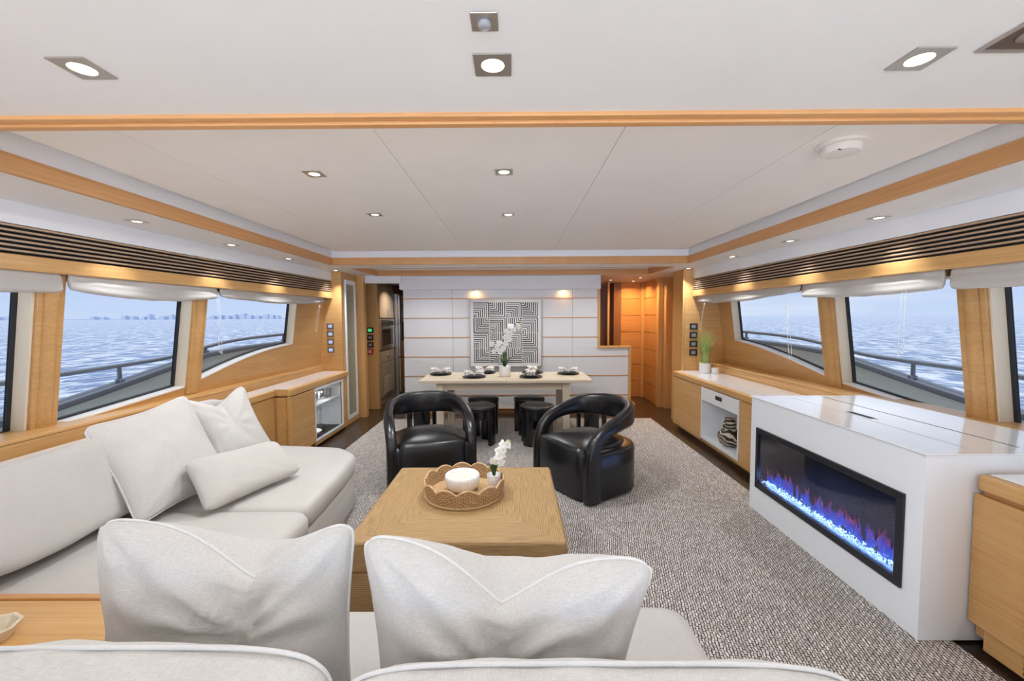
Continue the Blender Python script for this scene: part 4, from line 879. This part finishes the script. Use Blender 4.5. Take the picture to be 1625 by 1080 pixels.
def petalflower(b, c, nrm, s, rnd):
    nrm = Vector(nrm).normalized(); u = nrm.orthogonal().normalized(); v = nrm.cross(u)
    rot = rnd.uniform(0, 6)
    for k in range(5):
        a = rot + 2 * PI * k / 5; d = u * math.cos(a) + v * math.sin(a); sd = nrm.cross(d)
        c0 = Vector(c); L = s * (1.0 if k % 2 else 0.85); W = s * 0.42
        P = [c0 + d * L * 0.08, c0 + d * L * 0.5 + sd * W + nrm * s * 0.10, c0 + d * L * 0.95 + sd * W * 0.45 + nrm * s * 0.04, c0 + d * L + nrm * s * 0.0, c0 + d * L * 0.95 - sd * W * 0.45 + nrm * s * 0.04, c0 + d * L * 0.5 - sd * W + nrm * s * 0.10]
        vs = [b.bm.verts.new(p) for p in P]; m_ = b.bm.verts.new(c0 + d * L * 0.55 + nrm * s * 0.16)
        for i in range(6): b.bm.faces.new((vs[i], vs[(i + 1) % 6], m_))
def orchid(name, label, loc, potr, poth, potmat, stem, flowers, leaves, s, buds=(), seed=1):
    t = thing(name, label, 'plant', loc); rnd = random.Random(seed)
    MB().lathe([(potr * .86, 0), (potr * .9, 0.003), (potr, poth * .97), (potr * .97, poth), (potr * .88, poth), (potr * .86, poth * .85), (0.001, poth * .85)], 40, f=lambda a, r, z: 1 + 0.012 * math.cos(20 * a)).build('pot', potmat, t, smooth=True)
    MB().tube(crom(stem, 6), potr * 0.045, 6).build('stem', m_stem, t, smooth=True)
    for c, nr in flowers:
        b = MB(); petalflower(b, c, nr, s, rnd); f = b.build('blossom', m_petal, t, smooth=True)
        b = MB(); n_ = Vector(nr).normalized(); b.tube([Vector(c) + n_ * s * .02, Vector(c) + n_ * s * .22], [s * .13, s * .05], 6); b.build('heart', m_pollen, f)
    b = MB()
    for c in buds: b.lathe([(0.001, -s * .22), (s * .17, 0), (s * .12, s * .2), (0.001, s * .28)], 8, c=c)
    if buds: b.build('buds', m_pollen, t, smooth=True)
    for (ang, L, up, W) in leaves:
        b = MB(); d = Vector((math.cos(ang), math.sin(ang), 0)); sd = Vector((-d.y, d.x, 0)); n = 8; rows = []
        for k in range(n + 1):
            u = k / n; w_ = W * math.sin(PI * min(1, 0.12 + 0.88 * u)) ** 0.7; p = d * (L * u) + Vector((0, 0, poth * .85 + up * math.sin(u * PI * 0.62)))
            rows.append([b.bm.verts.new(p - sd * w_ + Vector((0, 0, w_ * .35))), b.bm.verts.new(p), b.bm.verts.new(p + sd * w_ + Vector((0, 0, w_ * .35)))])
        for k in range(n):
            for q in (0, 1): b.bm.faces.new((rows[k][q], rows[k][q + 1], rows[k + 1][q + 1], rows[k + 1][q]))
        b.build('leaf', m_leaf, t, smooth=True)
    return t
orchid('small_orchid', 'small white orchid in a speckled white pot in the wicker tray', (-0.130, 2.575, TZ + 0.021), 0.043, 0.088, m_stone,
       [(0, 0, 0.07), (0.0, 0, 0.14), (0.025, -0.01, 0.20), (0.05, -0.01, 0.25), (0.075, 0, 0.285)],
       [((0.015, -0.02, 0.175), (-.4, -1, .2)), ((0.045, -0.02, 0.165), (.5, -1, .1)), ((0.03, -0.025, 0.205), (0, -1, .4)), ((0.03, -0.01, 0.235), (-.5, -1, .3)), ((0.06, -0.02, 0.245), (.4, -1, .3)), ((0.055, -0.01, 0.275), (-.2, -1, .5)), ((0.085, -0.01, 0.275), (.6, -1, .4)), ((-0.005, -0.015, 0.17), (-.8, -1, 0)), ((0.05, -0.02, 0.215), (.3, -1, .1))],
       [(1.3, 0.03, 0.075, 0.016), (-2.0, 0.05, 0.085, 0.016), (0.3, 0.045, 0.07, 0.014), (3.0, 0.045, 0.07, 0.015)], 0.031, [(0.10, 0, 0.292), (0.088, 0, 0.297)])

# ------------------------------------------------------------------ dining table and settings
t = thing('dining_table', 'pale bleached oak dining table in front of the panelled wall', 'dining table', (-0.11, 5.6, 0.012))
DZ = 0.708
box('tabletop', m_bleach, (-1.08, -0.001, -0.42, 0.40, DZ - 0.035, DZ), t, bevel=0.004); box('tabletop', m_bleach, (0.001, 1.08, -0.42, 0.40, DZ - 0.035, DZ), t, bevel=0.004)
b = MB(); b.box(-0.80, 0.72, -0.31, -0.29, 0.575, DZ - 0.036); b.box(-0.80, 0.72, 0.28, 0.30, 0.575, DZ - 0.036); b.box(-0.83, -0.81, -0.25, 0.25, 0.575, DZ - 0.036); b.box(0.75, 0.77, -0.25, 0.25, 0.575, DZ - 0.036); b.build('apron', m_bleach, t, bevel=0.002)
for x, y in ((-0.83, -0.30), (0.76, -0.30), (-0.78, 0.28), (0.74, 0.28)): box('leg', m_bleachz, (x - 0.045, x + 0.045, y - 0.045, y + 0.045, 0.0, DZ - 0.036), t, bevel=0.004)
ZD = DZ + 0.012
def napkin_bow():
    b = MB(); n = 9
    for s in (-1, 1):
        for lay in range(2):
            rows = []
            for i in range(n):
                a = lerp(-0.62, 0.62, i / (n - 1)); zz = 0.012 * math.sin(i * PI) + (0.010 if i % 2 else 0.0)
                rows.append([(s * 0.006, 0.006 * (i - 4) / 4, 0.012 + zz * .3 + lay * .012), (s * 0.055 * math.cos(a), 0.055 * math.sin(a), 0.02 + zz + lay * 0.012), (s * 0.105 * math.cos(a), 0.105 * math.sin(a), 0.012 + zz + lay * 0.018)])
            V = [[b.bm.verts.new(p) for p in r] for r in rows]
            for i in range(n - 1):
                for q in (0, 1): b.bm.faces.new((V[i][q], V[i][q + 1], V[i + 1][q + 1], V[i + 1][q]))
    return b
S = [(-1.00, 5.70, 'on the galley end of the table', 0), (-0.52, 5.42, 'at the table front, left of the big orchid', 1), (-0.41, 5.83, 'at the table back, left of the big orchid', 1),
     (0.21, 5.41, 'at the table front, right of the big orchid', 1), (0.25, 5.83, 'at the table back, right of the big orchid', 1), (0.73, 5.70, 'on the stairwell end of the table', 0)]
pm = pt = nb = None
for x, y, wh, kind in S:
    if pm is None:
        pm = MB().lathe([(0.185, 0), (0.19, 0.002), (0.185, 0.005), (0.001, 0.005)], 40).build('placemat', m_mat, bevel=0.001); a = pm
        pt = thing('black_plate', '', 'plate'); p = pt
        MB().lathe([(0.09, 0.0), (0.10, 0.002), (0.15, 0.014), (0.148, 0.018), (0.095, 0.008), (0.001, 0.007)], 40).build('dinner_plate', m_plate, pt, smooth=True)
        MB().lathe([(0.07, 0.010), (0.078, 0.012), (0.118, 0.026), (0.116, 0.030), (0.075, 0.018), (0.001, 0.017)], 40).build('side_plate', m_plate, pt, smooth=True)
        nb = thing('napkin', '', 'napkin'); c = nb
        nk = napkin_bow(); bmesh.ops.scale(nk.bm, vec=(1.25, 1.25, 1.9), verts=nk.bm.verts); nk.build('folded_cloth', m_napkin, nb, smooth=False); MB().tube([(0.002, 0.014 * math.cos(q), 0.022 + 0.014 * math.sin(q)) for q in [2 * PI * k / 16 for k in range(16)]], 0.005, 6, True).build('ring', m_napkin, nb, smooth=True)
    else:
        a = pm.copy(); COL.objects.link(a); p = copy_tree(pt); c = copy_tree(nb)
    a.location = (x, y, ZD + 0.0005); tag(a, 'round pale straw placemat ' + wh, 'placemat', 'round straw placemats')
    p.location = (x, y, ZD + 0.006); p['label'] = 'stacked black plates ' + wh; p['group'] = 'black plates on the dining table'
    c.location = (x, y, ZD + 0.022); c.rotation_euler = (0, 0, 0 if kind == 0 else PI / 2 * 0.12 if x < 0 else PI * 0.5); c['label'] = 'printed bow napkin, on the plate ' + wh; c['group'] = 'bow folded napkins'
orchid('large_orchid', 'tall white orchid in a white ribbed pot at the centre of the dining table', (-0.125, 5.55, ZD + 0.0005), 0.078, 0.135, m_ceramic,
       [(0, 0, 0.11), (-0.03, 0, 0.25), (-0.04, -0.01, 0.40), (0.04, -0.01, 0.55), (0.14, -0.01, 0.66), (0.21, 0, 0.71)],
       [((-0.06, -0.06, 0.33), (-.3, -1, .2)), ((-0.10, -0.05, 0.39), (-.6, -1, .1)), ((-0.02, -0.06, 0.38), (.2, -1, .1)), ((-0.07, -0.06, 0.44), (-.2, -1, .4)), ((0.01, -0.05, 0.44), (.4, -1, .2)), ((0.06, -0.05, 0.49), (.4, -1, 0)), ((0.01, -0.05, 0.52), (-.3, -1, .3)), ((0.07, -0.05, 0.56), (.3, -1, .3)), ((0.03, -0.04, 0.60), (-.3, -1, .3)), ((0.11, -0.04, 0.62), (.2, -1, .3)), ((0.18, -0.03, 0.66), (.5, -1, .3)), ((-0.14, -0.04, 0.33), (-.8, -1, 0)), ((-0.17, -0.03, 0.43), (-.5, -1, .2)), ((0.08, -0.04, 0.66), (0, -1, .6))],
       [(2.6, 0.10, 0.12, 0.028), (0.4, 0.13, 0.13, 0.03), (-1.9, 0.08, 0.10, 0.028), (1.4, 0.08, 0.2, 0.025), (3.6, 0.11, 0.05, 0.028)], 0.049,
       [(0.21, 0, 0.72), (0.19, 0, 0.74), (-0.19, -0.02, 0.50), (-0.17, -0.02, 0.54), (-0.145, -.02, 0.50)], seed=4)

# framed geometric artwork
t = thing('framed_artwork', 'black and white geometric line artwork in a thin frame on the panelled wall', 'artwork', (-0.13, 6.52, 0.735))
AW, AH = 1.11, 1.05
box('canvas', m_canvas, (-AW / 2 + .01, AW / 2 - .01, -0.022, -0.004, 0.012, AH - 0.01), t, bevel=0)
b = MB(); b.box(-AW / 2, AW / 2, -0.034, -0.003, 0, 0.014); b.box(-AW / 2, AW / 2, -0.034, -0.003, AH - 0.014, AH); b.box(-AW / 2, -AW / 2 + 0.014, -0.034, -0.003, 0.014, AH - 0.014); b.box(AW / 2 - 0.014, AW / 2, -0.034, -0.003, 0.014, AH - 0.014)
b.build('frame', M('pale_pewter_frame', (0.50, 0.47, 0.44), 0.4, metal=0.4), t, bevel=0.002)
pat = [['BL', 'TL', 'BL', 'TL'], ['TR', 'BL', 'TR', 'BL'], ['BL', 'TL', 'BL', 'TL'], ['TR', 'BL', 'TR', 'BL']]
b = MB(); mg = 0.055; cs = (AW - 2 * mg) / 4; ch = (AH - 2 * mg) / 4; rr = random.Random(2)
for r_ in range(4):
    for c_ in range(4):
        x0 = -AW / 2 + mg + c_ * cs; z0 = AH - mg - (r_ + 1) * ch; o_ = pat[r_][c_]; n = 8
        def P(u, v):
            if o_[1] == 'R': u = 1 - u
            if o_[0] == 'T': v = 1 - v
            return (x0 + (0.01 + 0.98 * u) * cs, -0.0225, z0 + (0.01 + 0.98 * v) * ch)
        for k in range(n):
            a_ = (k + 0.42) / n + 0.008 * rr.uniform(-1, 1); c2 = a_ + 0.058 + 0.012 * rr.uniform(-1, 1); c2 = min(c2, 1)
            b.face([P(0, a_), P(a_, a_), P(c2, c2), P(0, c2)]); b.face([P(a_, a_), P(a_, 0), P(c2, 0), P(c2, c2)])
b.build('line_pattern', m_print, t)

# ------------------------------------------------------------------ stools
def make_stool():
    t = thing('stool', '', 'stool'); R = 0.20
    MB().lathe([(0.001, 0.415), (R * .97, 0.415), (R, 0.425), (R, 0.445), (R * .97, 0.457), (R * .85, 0.462), (0.001, 0.464)], 48).build('seat', m_leather, t, smooth=True)
    b = MB(); seg = 40; a = [(R * .975 * math.cos(2 * PI * i / seg), R * .975 * math.sin(2 * PI * i / seg)) for i in range(seg)]; c = [(x * .86, y * .86) for x, y in a]
    b.loft([[(x, y, 0.414) for x, y in a], [(x, y, 0.31) for x, y in a], [(x, y, 0.31) for x, y in c], [(x, y, 0.414) for x, y in c]], cap=False, closed=True); b.build('skirt', m_gloss, t, bevel=0.003)
    for q in range(4):
        m0 = PI / 4 + q * PI / 2; b = MB(); w_ = 0.33
        arc = [m0 + lerp(-w_, w_, i / 8) for i in range(9)]
        rng = lambda s_, z: [(R * .975 * math.cos(x), R * .975 * math.sin(x), z) for x in arc] + [(R * .78 * math.cos(x), R * .78 * math.sin(x), z) for x in arc[::-1]]
        b.loft([rng(1, 0.0), rng(1, 0.31)]); b.build('leg', m_gloss, t, bevel=0.003)
    return t
st0 = make_stool()
ST = [(-0.42, 4.93, 0.35, 'black drum stool in front of the dining table, beside the left armchair'), (0.265, 4.93, 0.1, 'black drum stool in front of the dining table, beside the right armchair'),
      (-0.40, 5.40, 0.2, 'black drum stool tucked under the table, behind the front stool on the galley side'), (0.19, 5.40, 0.3, 'black drum stool tucked under the table, behind the front stool on the stairwell side'),
      (-1.22, 5.50, 0.75, 'black drum stool at the galley end of the dining table, seen through the left armchair'), (1.01, 5.50, 0.8, 'black drum stool at the stairwell end of the table, behind the right armchair')]
for i, (x, y, rz, lab) in enumerate(ST):
    s = st0 if i == 0 else copy_tree(st0); s.location = (x, y, 0.012); s.rotation_euler = (0, 0, rz); s['label'] = lab; s['group'] = 'black drum stools around the dining table'

# ------------------------------------------------------------------ black leather barrel chairs
def dshape(w, yf, yb, n=3.0, seg=26, rf=0.06):
    """plan outline: flat front at yf, rounded back reaching yb"""
    pts = [(w, yf + rf), (w - rf * .3, yf + rf * .3), (w - rf, yf), (-w + rf, yf), (-w + rf * .3, yf + rf * .3), (-w, yf + rf)]
    for i in range(seg + 1):
        a = PI - PI * i / seg; cx_ = math.cos(a); s_ = math.sin(a)
        pts.append((w * math.copysign(abs(cx_) ** (2 / n), cx_), yb * abs(s_) ** (2 / n)))
    return pts
def make_chair():
    t = thing('barrel_armchair', '', 'armchair')
    def puff(name, w, yf, yb, z0, z1, r, dome, n):
        base = dshape(w, yf, yb, n); rings = []; cy = (yf + yb) / 2
        prof = [(0.975, z0), (1.0, z0 + 0.015), (1.0, z1 - r), (1 - r * .30 / w, z1 - r * .28), (1 - r * .9 / w, z1), (0.72, z1 + dome * .55), (0.4, z1 + dome * .9), (0.05, z1 + dome)]
        for k, z in prof: rings.append([(x * k, cy + (y - cy) * k, z) for x, y in base])
        return MB().loft(rings).build(name, m_leather, t, smooth=True)
    puff('base', 0.375, -0.325, 0.36, 0.012, 0.40, 0.035, 0.0, 2.6)
    puff('seat', 0.292, -0.355, 0.29, 0.014, 0.435, 0.035, 0.03, 2.5)
    half = [(.338, -.270, .015, .150, .048), (.338, -.270, .24, .148, .047), (.340, -.266, .40, .125, .045), (.345, -.225, .495, .105, .045), (.350, -.13, .565, .105, .046), (.345, .02, .61, .125, .046),
            (.295, .19, .640, .175, .046), (.17, .305, .652, .205, .046), (0, .34, .655, .215, .046)]
    full = half + [(-x, y, z, w_, h) for x, y, z, w_, h in half[-2::-1]]
    S_ = crom(full, 8); rings = []
    for i, q in enumerate(S_):
        p = Vector(q[:3]); T = (Vector(S_[min(i + 1, len(S_) - 1)][:3]) - Vector(S_[max(i - 1, 0)][:3])).normalized()
        k = min(1, max(0, (p.y + 0.15) / 0.35)); rad = Vector((p.x, p.y + 0.02, 0)); nrm = (Vector((math.copysign(1, p.x) if abs(p.x) > .05 else 0, 0, 0)) * (1 - k) + rad.normalized() * k)
        nrm = (nrm - T * nrm.dot(T)).normalized(); B = T.cross(nrm); rg = []
        for j in range(20):
            a = 2 * PI * j / 20; ca, sa = math.cos(a), math.sin(a); e = 2 / 3.2
            rg.append(p + B * (q[3] / 2 * math.copysign(abs(ca) ** e, ca)) + nrm * (q[4] * math.copysign(abs(sa) ** e, sa)))
        rings.append(rg)
    MB().loft(rings).build('arm_and_back', m_leather, t, smooth=True)
    return t
ch = make_chair(); ch.location = (-0.80, 3.85, 0.0125); ch.rotation_euler = (0, 0, math.radians(19)); ch['label'] = 'black leather barrel armchair facing the coffee table, on the sofa side'; ch['group'] = 'black leather armchairs'
c2 = copy_tree(ch); c2.location = (0.655, 3.72, 0.0125); c2.rotation_euler = (0, 0, math.radians(-57)); c2['label'] = 'black leather barrel armchair turned sideways, on the fireplace side'

# ------------------------------------------------------------------ sofas
def soft(name, mat, c, h, n=4.0, cuts=16, rot=(0, 0, 0), parent=None, wob=0.008, seed=0, top_round=None):
    """plump upholstered block: superellipsoid of half sizes h"""
    bm = bmesh.new(); bmesh.ops.create_cube(bm, size=2.0); bmesh.ops.subdivide_edges(bm, edges=bm.edges, cuts=cuts, use_grid_fill=True)
    for v in bm.verts:
        p = v.co; q = [math.tan(x * PI / 4) for x in p]; m_ = max(abs(x) for x in q) or 1
        s_ = 1 / (sum(abs(x) ** n for x in q) ** (1 / n)); r = Vector([x * s_ for x in q])
        d = Vector((r.x * h[0], r.y * h[1], r.z * h[2]))
        k = noise.noise(Vector((d.x * 4 + seed * 7.3, d.y * 4, d.z * 4))); k2 = noise.noise(Vector((d.x * 11 + seed, d.y * 11, d.z * 11)))
        v.co = d + r.normalized() * (wob * k + wob * 0.35 * k2)
    b = MB(); b.bm.free(); b.bm = bm
    o = b.build(name, mat, parent, smooth=True); o.location = c; o.rotation_euler = rot; return o
def pad(name, mat, poly, z0, z1, parent, r=0.04, dome=0.012):
    """seat cushion with an outline in plan, rounded edges and a slightly crowned top"""
    cx_ = sum(p[0] for p in poly) / len(poly); cy_ = sum(p[1] for p in poly) / len(poly); out = []
    n = len(poly); P = []
    for i in range(n):      # densify and round corners
        a, b_, c = Vector(poly[i - 1]), Vector(poly[i]), Vector(poly[(i + 1) % n]); d1 = (a - b_).normalized(); d2 = (c - b_).normalized(); rr_ = min(0.09, (a - b_).length * .3, (c - b_).length * .3)
        for k in range(6):
            u = k / 5; P.append(((b_ + d1 * rr_) * (1 - u) ** 2 + b_ * 2 * u * (1 - u) + (b_ + d2 * rr_) * u * u))
    w_ = min(max(p[0] for p in poly) - min(p[0] for p in poly), max(p[1] for p in poly) - min(p[1] for p in poly)) / 2; rings = []
    prof = [(0.04, z0), (0.9, z0), (1 - r * .3 / w_, z0), (1.0, z0 + r * .5), (1.005, (z0 + z1) / 2), (1.0, z1 - r), (1 - r * .3 / w_, z1 - r * .3), (1 - r / w_, z1), (0.75, z1 + dome * .5), (0.45, z1 + dome * .9), (0.05, z1 + dome)]
    for k, z in prof: rings.append([(cx_ + (p.x - cx_) * k, cy_ + (p.y - cy_) * k, z) for p in P])
    return MB().loft(rings).build(name, mat, parent, smooth=True)
def pipe(parent, pts, r=0.005, closed=False, name='piping'): return MB().tube(pts, r, 8, closed).build(name, m_pipe, parent, smooth=True)

SZ = 0.425
t = thing('window_sofa', 'long white sectional sofa with rounded chaise end along the windows', 'sofa', (-1.8, 2.4, 0.012))
def q_(pts): return [(x + 1.8, y - 2.4) for x, y in pts]
ch_poly = q_([(-2.40, 2.30), (-1.17, 2.30), (-1.20, 2.9), (-1.24, 3.25), (-1.42, 3.43), (-1.95, 3.50), (-2.40, 3.50)])
pad('seat_cushion', m_sofa, ch_poly, SZ - 0.13, SZ, t, r=0.035, dome=0.006)
pad('chaise_base', m_sofa, [(x * 0.985, y * 0.985 if y > 0 else y) for x, y in ch_poly], 0.03, SZ - 0.135, t, r=0.05, dome=0)
pad('seat_cushion', m_sofa, q_([(-2.40, 1.49), (-1.14, 1.49), (-1.11, 1.75), (-1.13, 2.295), (-2.40, 2.295)]), SZ - 0.13, SZ, t, r=0.035, dome=0.006)
pad('sofa_base', m_sofa, q_([(-2.40, 1.49), (-1.15, 1.49), (-1.14, 2.29), (-2.40, 2.29)]), 0.03, SZ - 0.135, t, r=0.04, dome=0)
tag(soft('back_cushion', m_sofa, (-2.13, 1.945, 0.676), (0.12, 0.445, 0.215), 6.0, rot=(0, -0.34, 0.0), wob=0.010, seed=3), 'large plain white back cushion at the near end of the window sofa', 'cushion', 'back cushions of the window sofa')
tag(soft('back_cushion', m_sofa, (-2.31, 2.86, 0.69), (0.07, 0.48, 0.20), 4.6, rot=(0, -0.20, 0.0), wob=0.010, seed=5), 'white back cushion mostly hidden behind the square pillows by the windows', 'cushion', 'back cushions of the window sofa')

def pillow(name, label, corners, thick, mat=m_linen, chop=0.0, chop_w=0.2, ein=0.05, seed=0, tilt=None, p=2.2, wr=0.006, group='loose sofa pillows', cx_=0.5, piping=True, fold=0.0):
    """corners BL, BR, TR, TL in the room; the face normal looks towards the viewer side of the pillow"""
    BL, BR, TR, TL = [Vector(c) for c in corners]; C0 = (BL + BR + TR + TL) / 4
    U = ((BR + TR) - (BL + TL)).normalized(); Vv = ((TL + TR) - (BL + BR)).normalized(); Nn = U.cross(Vv).normalized()
    t = thing(name, label, 'pillow', (C0 - Vv * ((TL - BL).length / 2))[:], group=group); base = Vector(t.location)
    n = 44; grid = {}
    def P(u, v, side):
        bl = BL * (1 - u) * (1 - v) + BR * u * (1 - v) + TR * u * v + TL * (1 - u) * v
        a, c = 2 * u - 1, 2 * v - 1
        pull = Vector((0, 0, 0)); rc = 0.030 * (abs(a) ** 9) * (abs(c) ** 9); pull -= (U * math.copysign(rc, a) + Vv * math.copysign(rc, c)); pull -= U * (a * ein * (1 - c * c) * abs(a) ** 1.5); pull -= Vv * (c * ein * (1 - a * a) * abs(c) ** 1.5)
        th = (max(0, 1 - abs(a) ** p) * max(0, 1 - abs(c) ** p)) ** 0.55 * thick / 2
        if chop:
            g = math.exp(-((u - cx_) / chop_w) ** 2); g2 = math.exp(-(abs(u - cx_) / (chop_w * .45)))
            if side >= 0:
                bl = bl - Vv * (chop * g * v ** 2.0 + chop * .5 * g2 * v ** 3.0) + Nn * (fold * g * v ** 3); th *= 1 - 0.55 * g2 * v
            else:
                up = max(0, min(1, (v - .45) / .4)); dn = max(0, min(1, (1 - v) / .14)); up = up * up * (3 - 2 * up); dn = dn ** .5
                bl = bl - Vv * (chop * g * v ** 2.0 * (1 - dn) + chop * .3 * g * v ** 2 * dn + chop * .5 * g2 * v ** 3 * (1 - dn)) + Nn * (fold * g * v ** 3 * (1 - dn)); th *= 1 + 0.25 * up * dn
            pull += U * ((cx_ - u) * 0.10 * g * v)
        q = Vector((u * 3.2 + seed * 5.1, v * 3.2, side * 3.0)); e_ = (1 - abs(a) ** 6) * (1 - abs(c) ** 6)
        w_ = wr * (noise.noise(q) * 1.4 + 0.7 * noise.noise(q * 2.6) + 0.4 * noise.noise(q * 5.5))
        # creases that run in from the corners
        for su, sv in ((0, 0), (1, 0), (0, 1), (1, 1)):
            du, dv = u - su, v - sv; rad = math.hypot(du, dv)
            if rad < 0.5: w_ += wr * 0.9 * math.sin(math.atan2(dv, du) * 11 + seed) * (0.5 - rad) * 2 * min(1, rad * 8)
        if chop:
            du, dv = (u - cx_), (v - 0.55); rad = math.hypot(du, dv)
            if rad < 0.55: w_ += wr * 1.2 * math.sin(math.atan2(dv, du) * 9 + seed) * (0.55 - rad) * 1.8 * min(1, rad * 6)
        return bl + pull + Nn * side * (th + w_ * e_)
    b = MB(); F, K = {}, {}
    for i in range(n + 1):
        for j in range(n + 1):
            u = 0.5 - 0.5 * math.cos(PI * i / n); v = 0.5 - 0.5 * math.cos(PI * j / n); u = lerp(i / n, u, .6); v = lerp(j / n, v, .6)
            edge = i in (0, n) or j in (0, n)
            F[i, j] = b.bm.verts.new(P(u, v, 1 if not edge else 0) - base); K[i, j] = F[i, j] if edge else b.bm.verts.new(P(u, v, -1) - base)
    for i in range(n):
        for j in range(n):
            b.bm.faces.new((F[i, j], F[i + 1, j], F[i + 1, j + 1], F[i, j + 1]))
            b.bm.faces.new((K[i, j], K[i, j + 1], K[i + 1, j + 1], K[i + 1, j]))
    loop = [(i, 0) for i in range(n)] + [(n, j) for j in range(n)] + [(i, n) for i in range(n, 0, -1)] + [(0, j) for j in range(n, 0, -1)]
    pp = [F[k].co.copy() for k in loop]
    b.build('cover', mat, t, smooth=True)
    if piping: pipe(t, pp, 0.0045, True)
    return t
pillow('square_pillow', 'big square ivory pillow leaning on the plain back cushion of the window sofa', [(-1.87, 2.02, 0.465), (-1.79, 2.62, 0.47), (-2.22, 2.82, 1.0), (-2.16, 2.05, 0.965)], 0.20, ein=0.035, seed=1, group=None)
pillow('square_pillow', 'square ivory pillow with a pointed corner, standing beyond the lumbar pillow', [(-1.98, 2.72, 0.455), (-1.80, 3.18, 0.46), (-2.08, 3.22, 1.0), (-2.33, 2.82, 0.96)], 0.19, ein=0.045, seed=2, chop=0.07, chop_w=0.25, group=None)
pillow('lumbar_pillow', 'plain white oblong lumbar pillow lying in front of the square pillows', [(-1.64, 2.17, 0.465), (-1.42, 2.78, 0.475), (-1.62, 2.80, 0.685), (-1.85, 2.29, 0.71)], 0.13, mat=m_sofa, ein=0.012, seed=3, p=3.5, wr=0.003, group=None, piping=False)

# near sofa, seen from behind
t = thing('near_sofa', 'white sofa in the foreground with its back to the camera', 'sofa', (-0.28, 1.0, 0.012))
def r_(pts): return [(x + 0.28, y - 1.0) for x, y in pts]
pad('seat_cushion', m_sofa, r_([(-1.16, 0.78), (-0.29, 0.78), (-0.29, 1.50), (-1.16, 1.50)]), SZ - 0.13, SZ, t, dome=0.006)
pad('seat_cushion', m_sofa, r_([(-0.285, 0.78), (0.62, 0.78), (0.62, 1.52), (-0.285, 1.52)]), SZ - 0.13, SZ, t, dome=0.006)
pad('sofa_base', m_sofa, r_([(-1.16, 0.35), (0.61, 0.35), (0.61, 1.49), (-1.16, 1.49)]), 0.03, SZ - 0.135, t, dome=0)
pad('backrest', m_sofa, r_([(-1.16, 0.30), (0.64, 0.30), (0.64, 0.56), (-1.16, 0.56)]), SZ - 0.13, 0.66, t, dome=0)
o = soft('near_back_cushion', m_linen, (-0.815, 0.765, 0.637), (0.440, 0.13, 0.183), 5.0, rot=(0.10, 0, 0.0), wob=0.011, seed=8, cuts=34); tag(o, 'long ivory back cushion in the foreground, on the side of the wooden corner table', 'cushion', 'back cushions of the near sofa')
o = soft('near_back_cushion', m_linen, (0.165, 0.735, 0.630), (0.525, 0.13, 0.180), 5.0, rot=(0.10, 0, 0.0), wob=0.011, seed=9, cuts=34); tag(o, 'long ivory back cushion in the foreground, on the fireplace side', 'cushion', 'back cushions of the near sofa')
for o_, hx_, hy_, hz_ in [(o_, *((0.440, 0.13, 0.183) if o_.location.x < 0 else (0.525, 0.13, 0.180))) for o_ in list(COL.objects) if o_.name.startswith('near_back_cushion')]:
    for ys2 in (-1, 1):
        pts = []
        for i in range(120):
            a = 2 * PI * i / 120; ca, sa = math.cos(a), math.sin(a); e_ = 2 / 5.0
            p_ = Vector((hx_ * .985 * math.copysign(abs(ca) ** e_, ca), ys2 * hy_ * .60, hz_ * .985 * math.copysign(abs(sa) ** e_, sa)))
            k = noise.noise(Vector((p_.x * 4, p_.y * 4, p_.z * 4))) * 0.0
            pts.append(p_ * 1.004 + Vector((0, 0, 0.004)))
        pipe(o_, pts, 0.0045, True)
pillow('dented_pillow', 'ivory linen pillow with a deep V dent, beside the wooden corner table', [(-1.03, 1.03, 0.46), (-0.42, 1.03, 0.46), (-0.43, 1.13, 0.965), (-1.15, 1.12, 0.965)], 0.22, chop=0.09, chop_w=0.24, ein=0.02, seed=6, wr=0.015, cx_=0.62, group=None, fold=0.03, p=3.0)
pillow('dented_pillow', 'ivory linen pillow with a shallow dent, in front of the coffee table', [(-0.33, 0.99, 0.46), (0.235, 0.99, 0.46), (0.345, 0.98, 0.93), (-0.395, 1.04, 0.965)], 0.22, chop=0.075, chop_w=0.20, ein=0.02, seed=7, wr=0.014, cx_=0.5, group=None, fold=0.03, p=3.0)
# wooden corner table with octagonal bowl
t = thing('corner_table', 'low wooden corner table between the two sofas', 'table', (-1.8, 1.1, 0.0125))
box('tabletop', m_wood_x, (-0.60, 0.53, -0.55, 0.345, 0.452, 0.488), t, bevel=0.004); box('rim', m_wood_trimx, (-0.60, 0.53, 0.35, 0.375, 0.40, 0.494), t, bevel=0.004); box('body', m_wood_x, (-0.59, 0.52, -0.54, 0.34, 0.0, 0.45), t)
t = thing('octagonal_bowl', 'small octagonal wooden bowl on the corner table', 'bowl', (-1.64, 1.255, 0.5012))
MB().lathe([(0.05, 0), (0.074, 0.042), (0.062, 0.042), (0.042, 0.010), (0.001, 0.010)], 8).build('bowl', m_bleach, t, bevel=0.002)
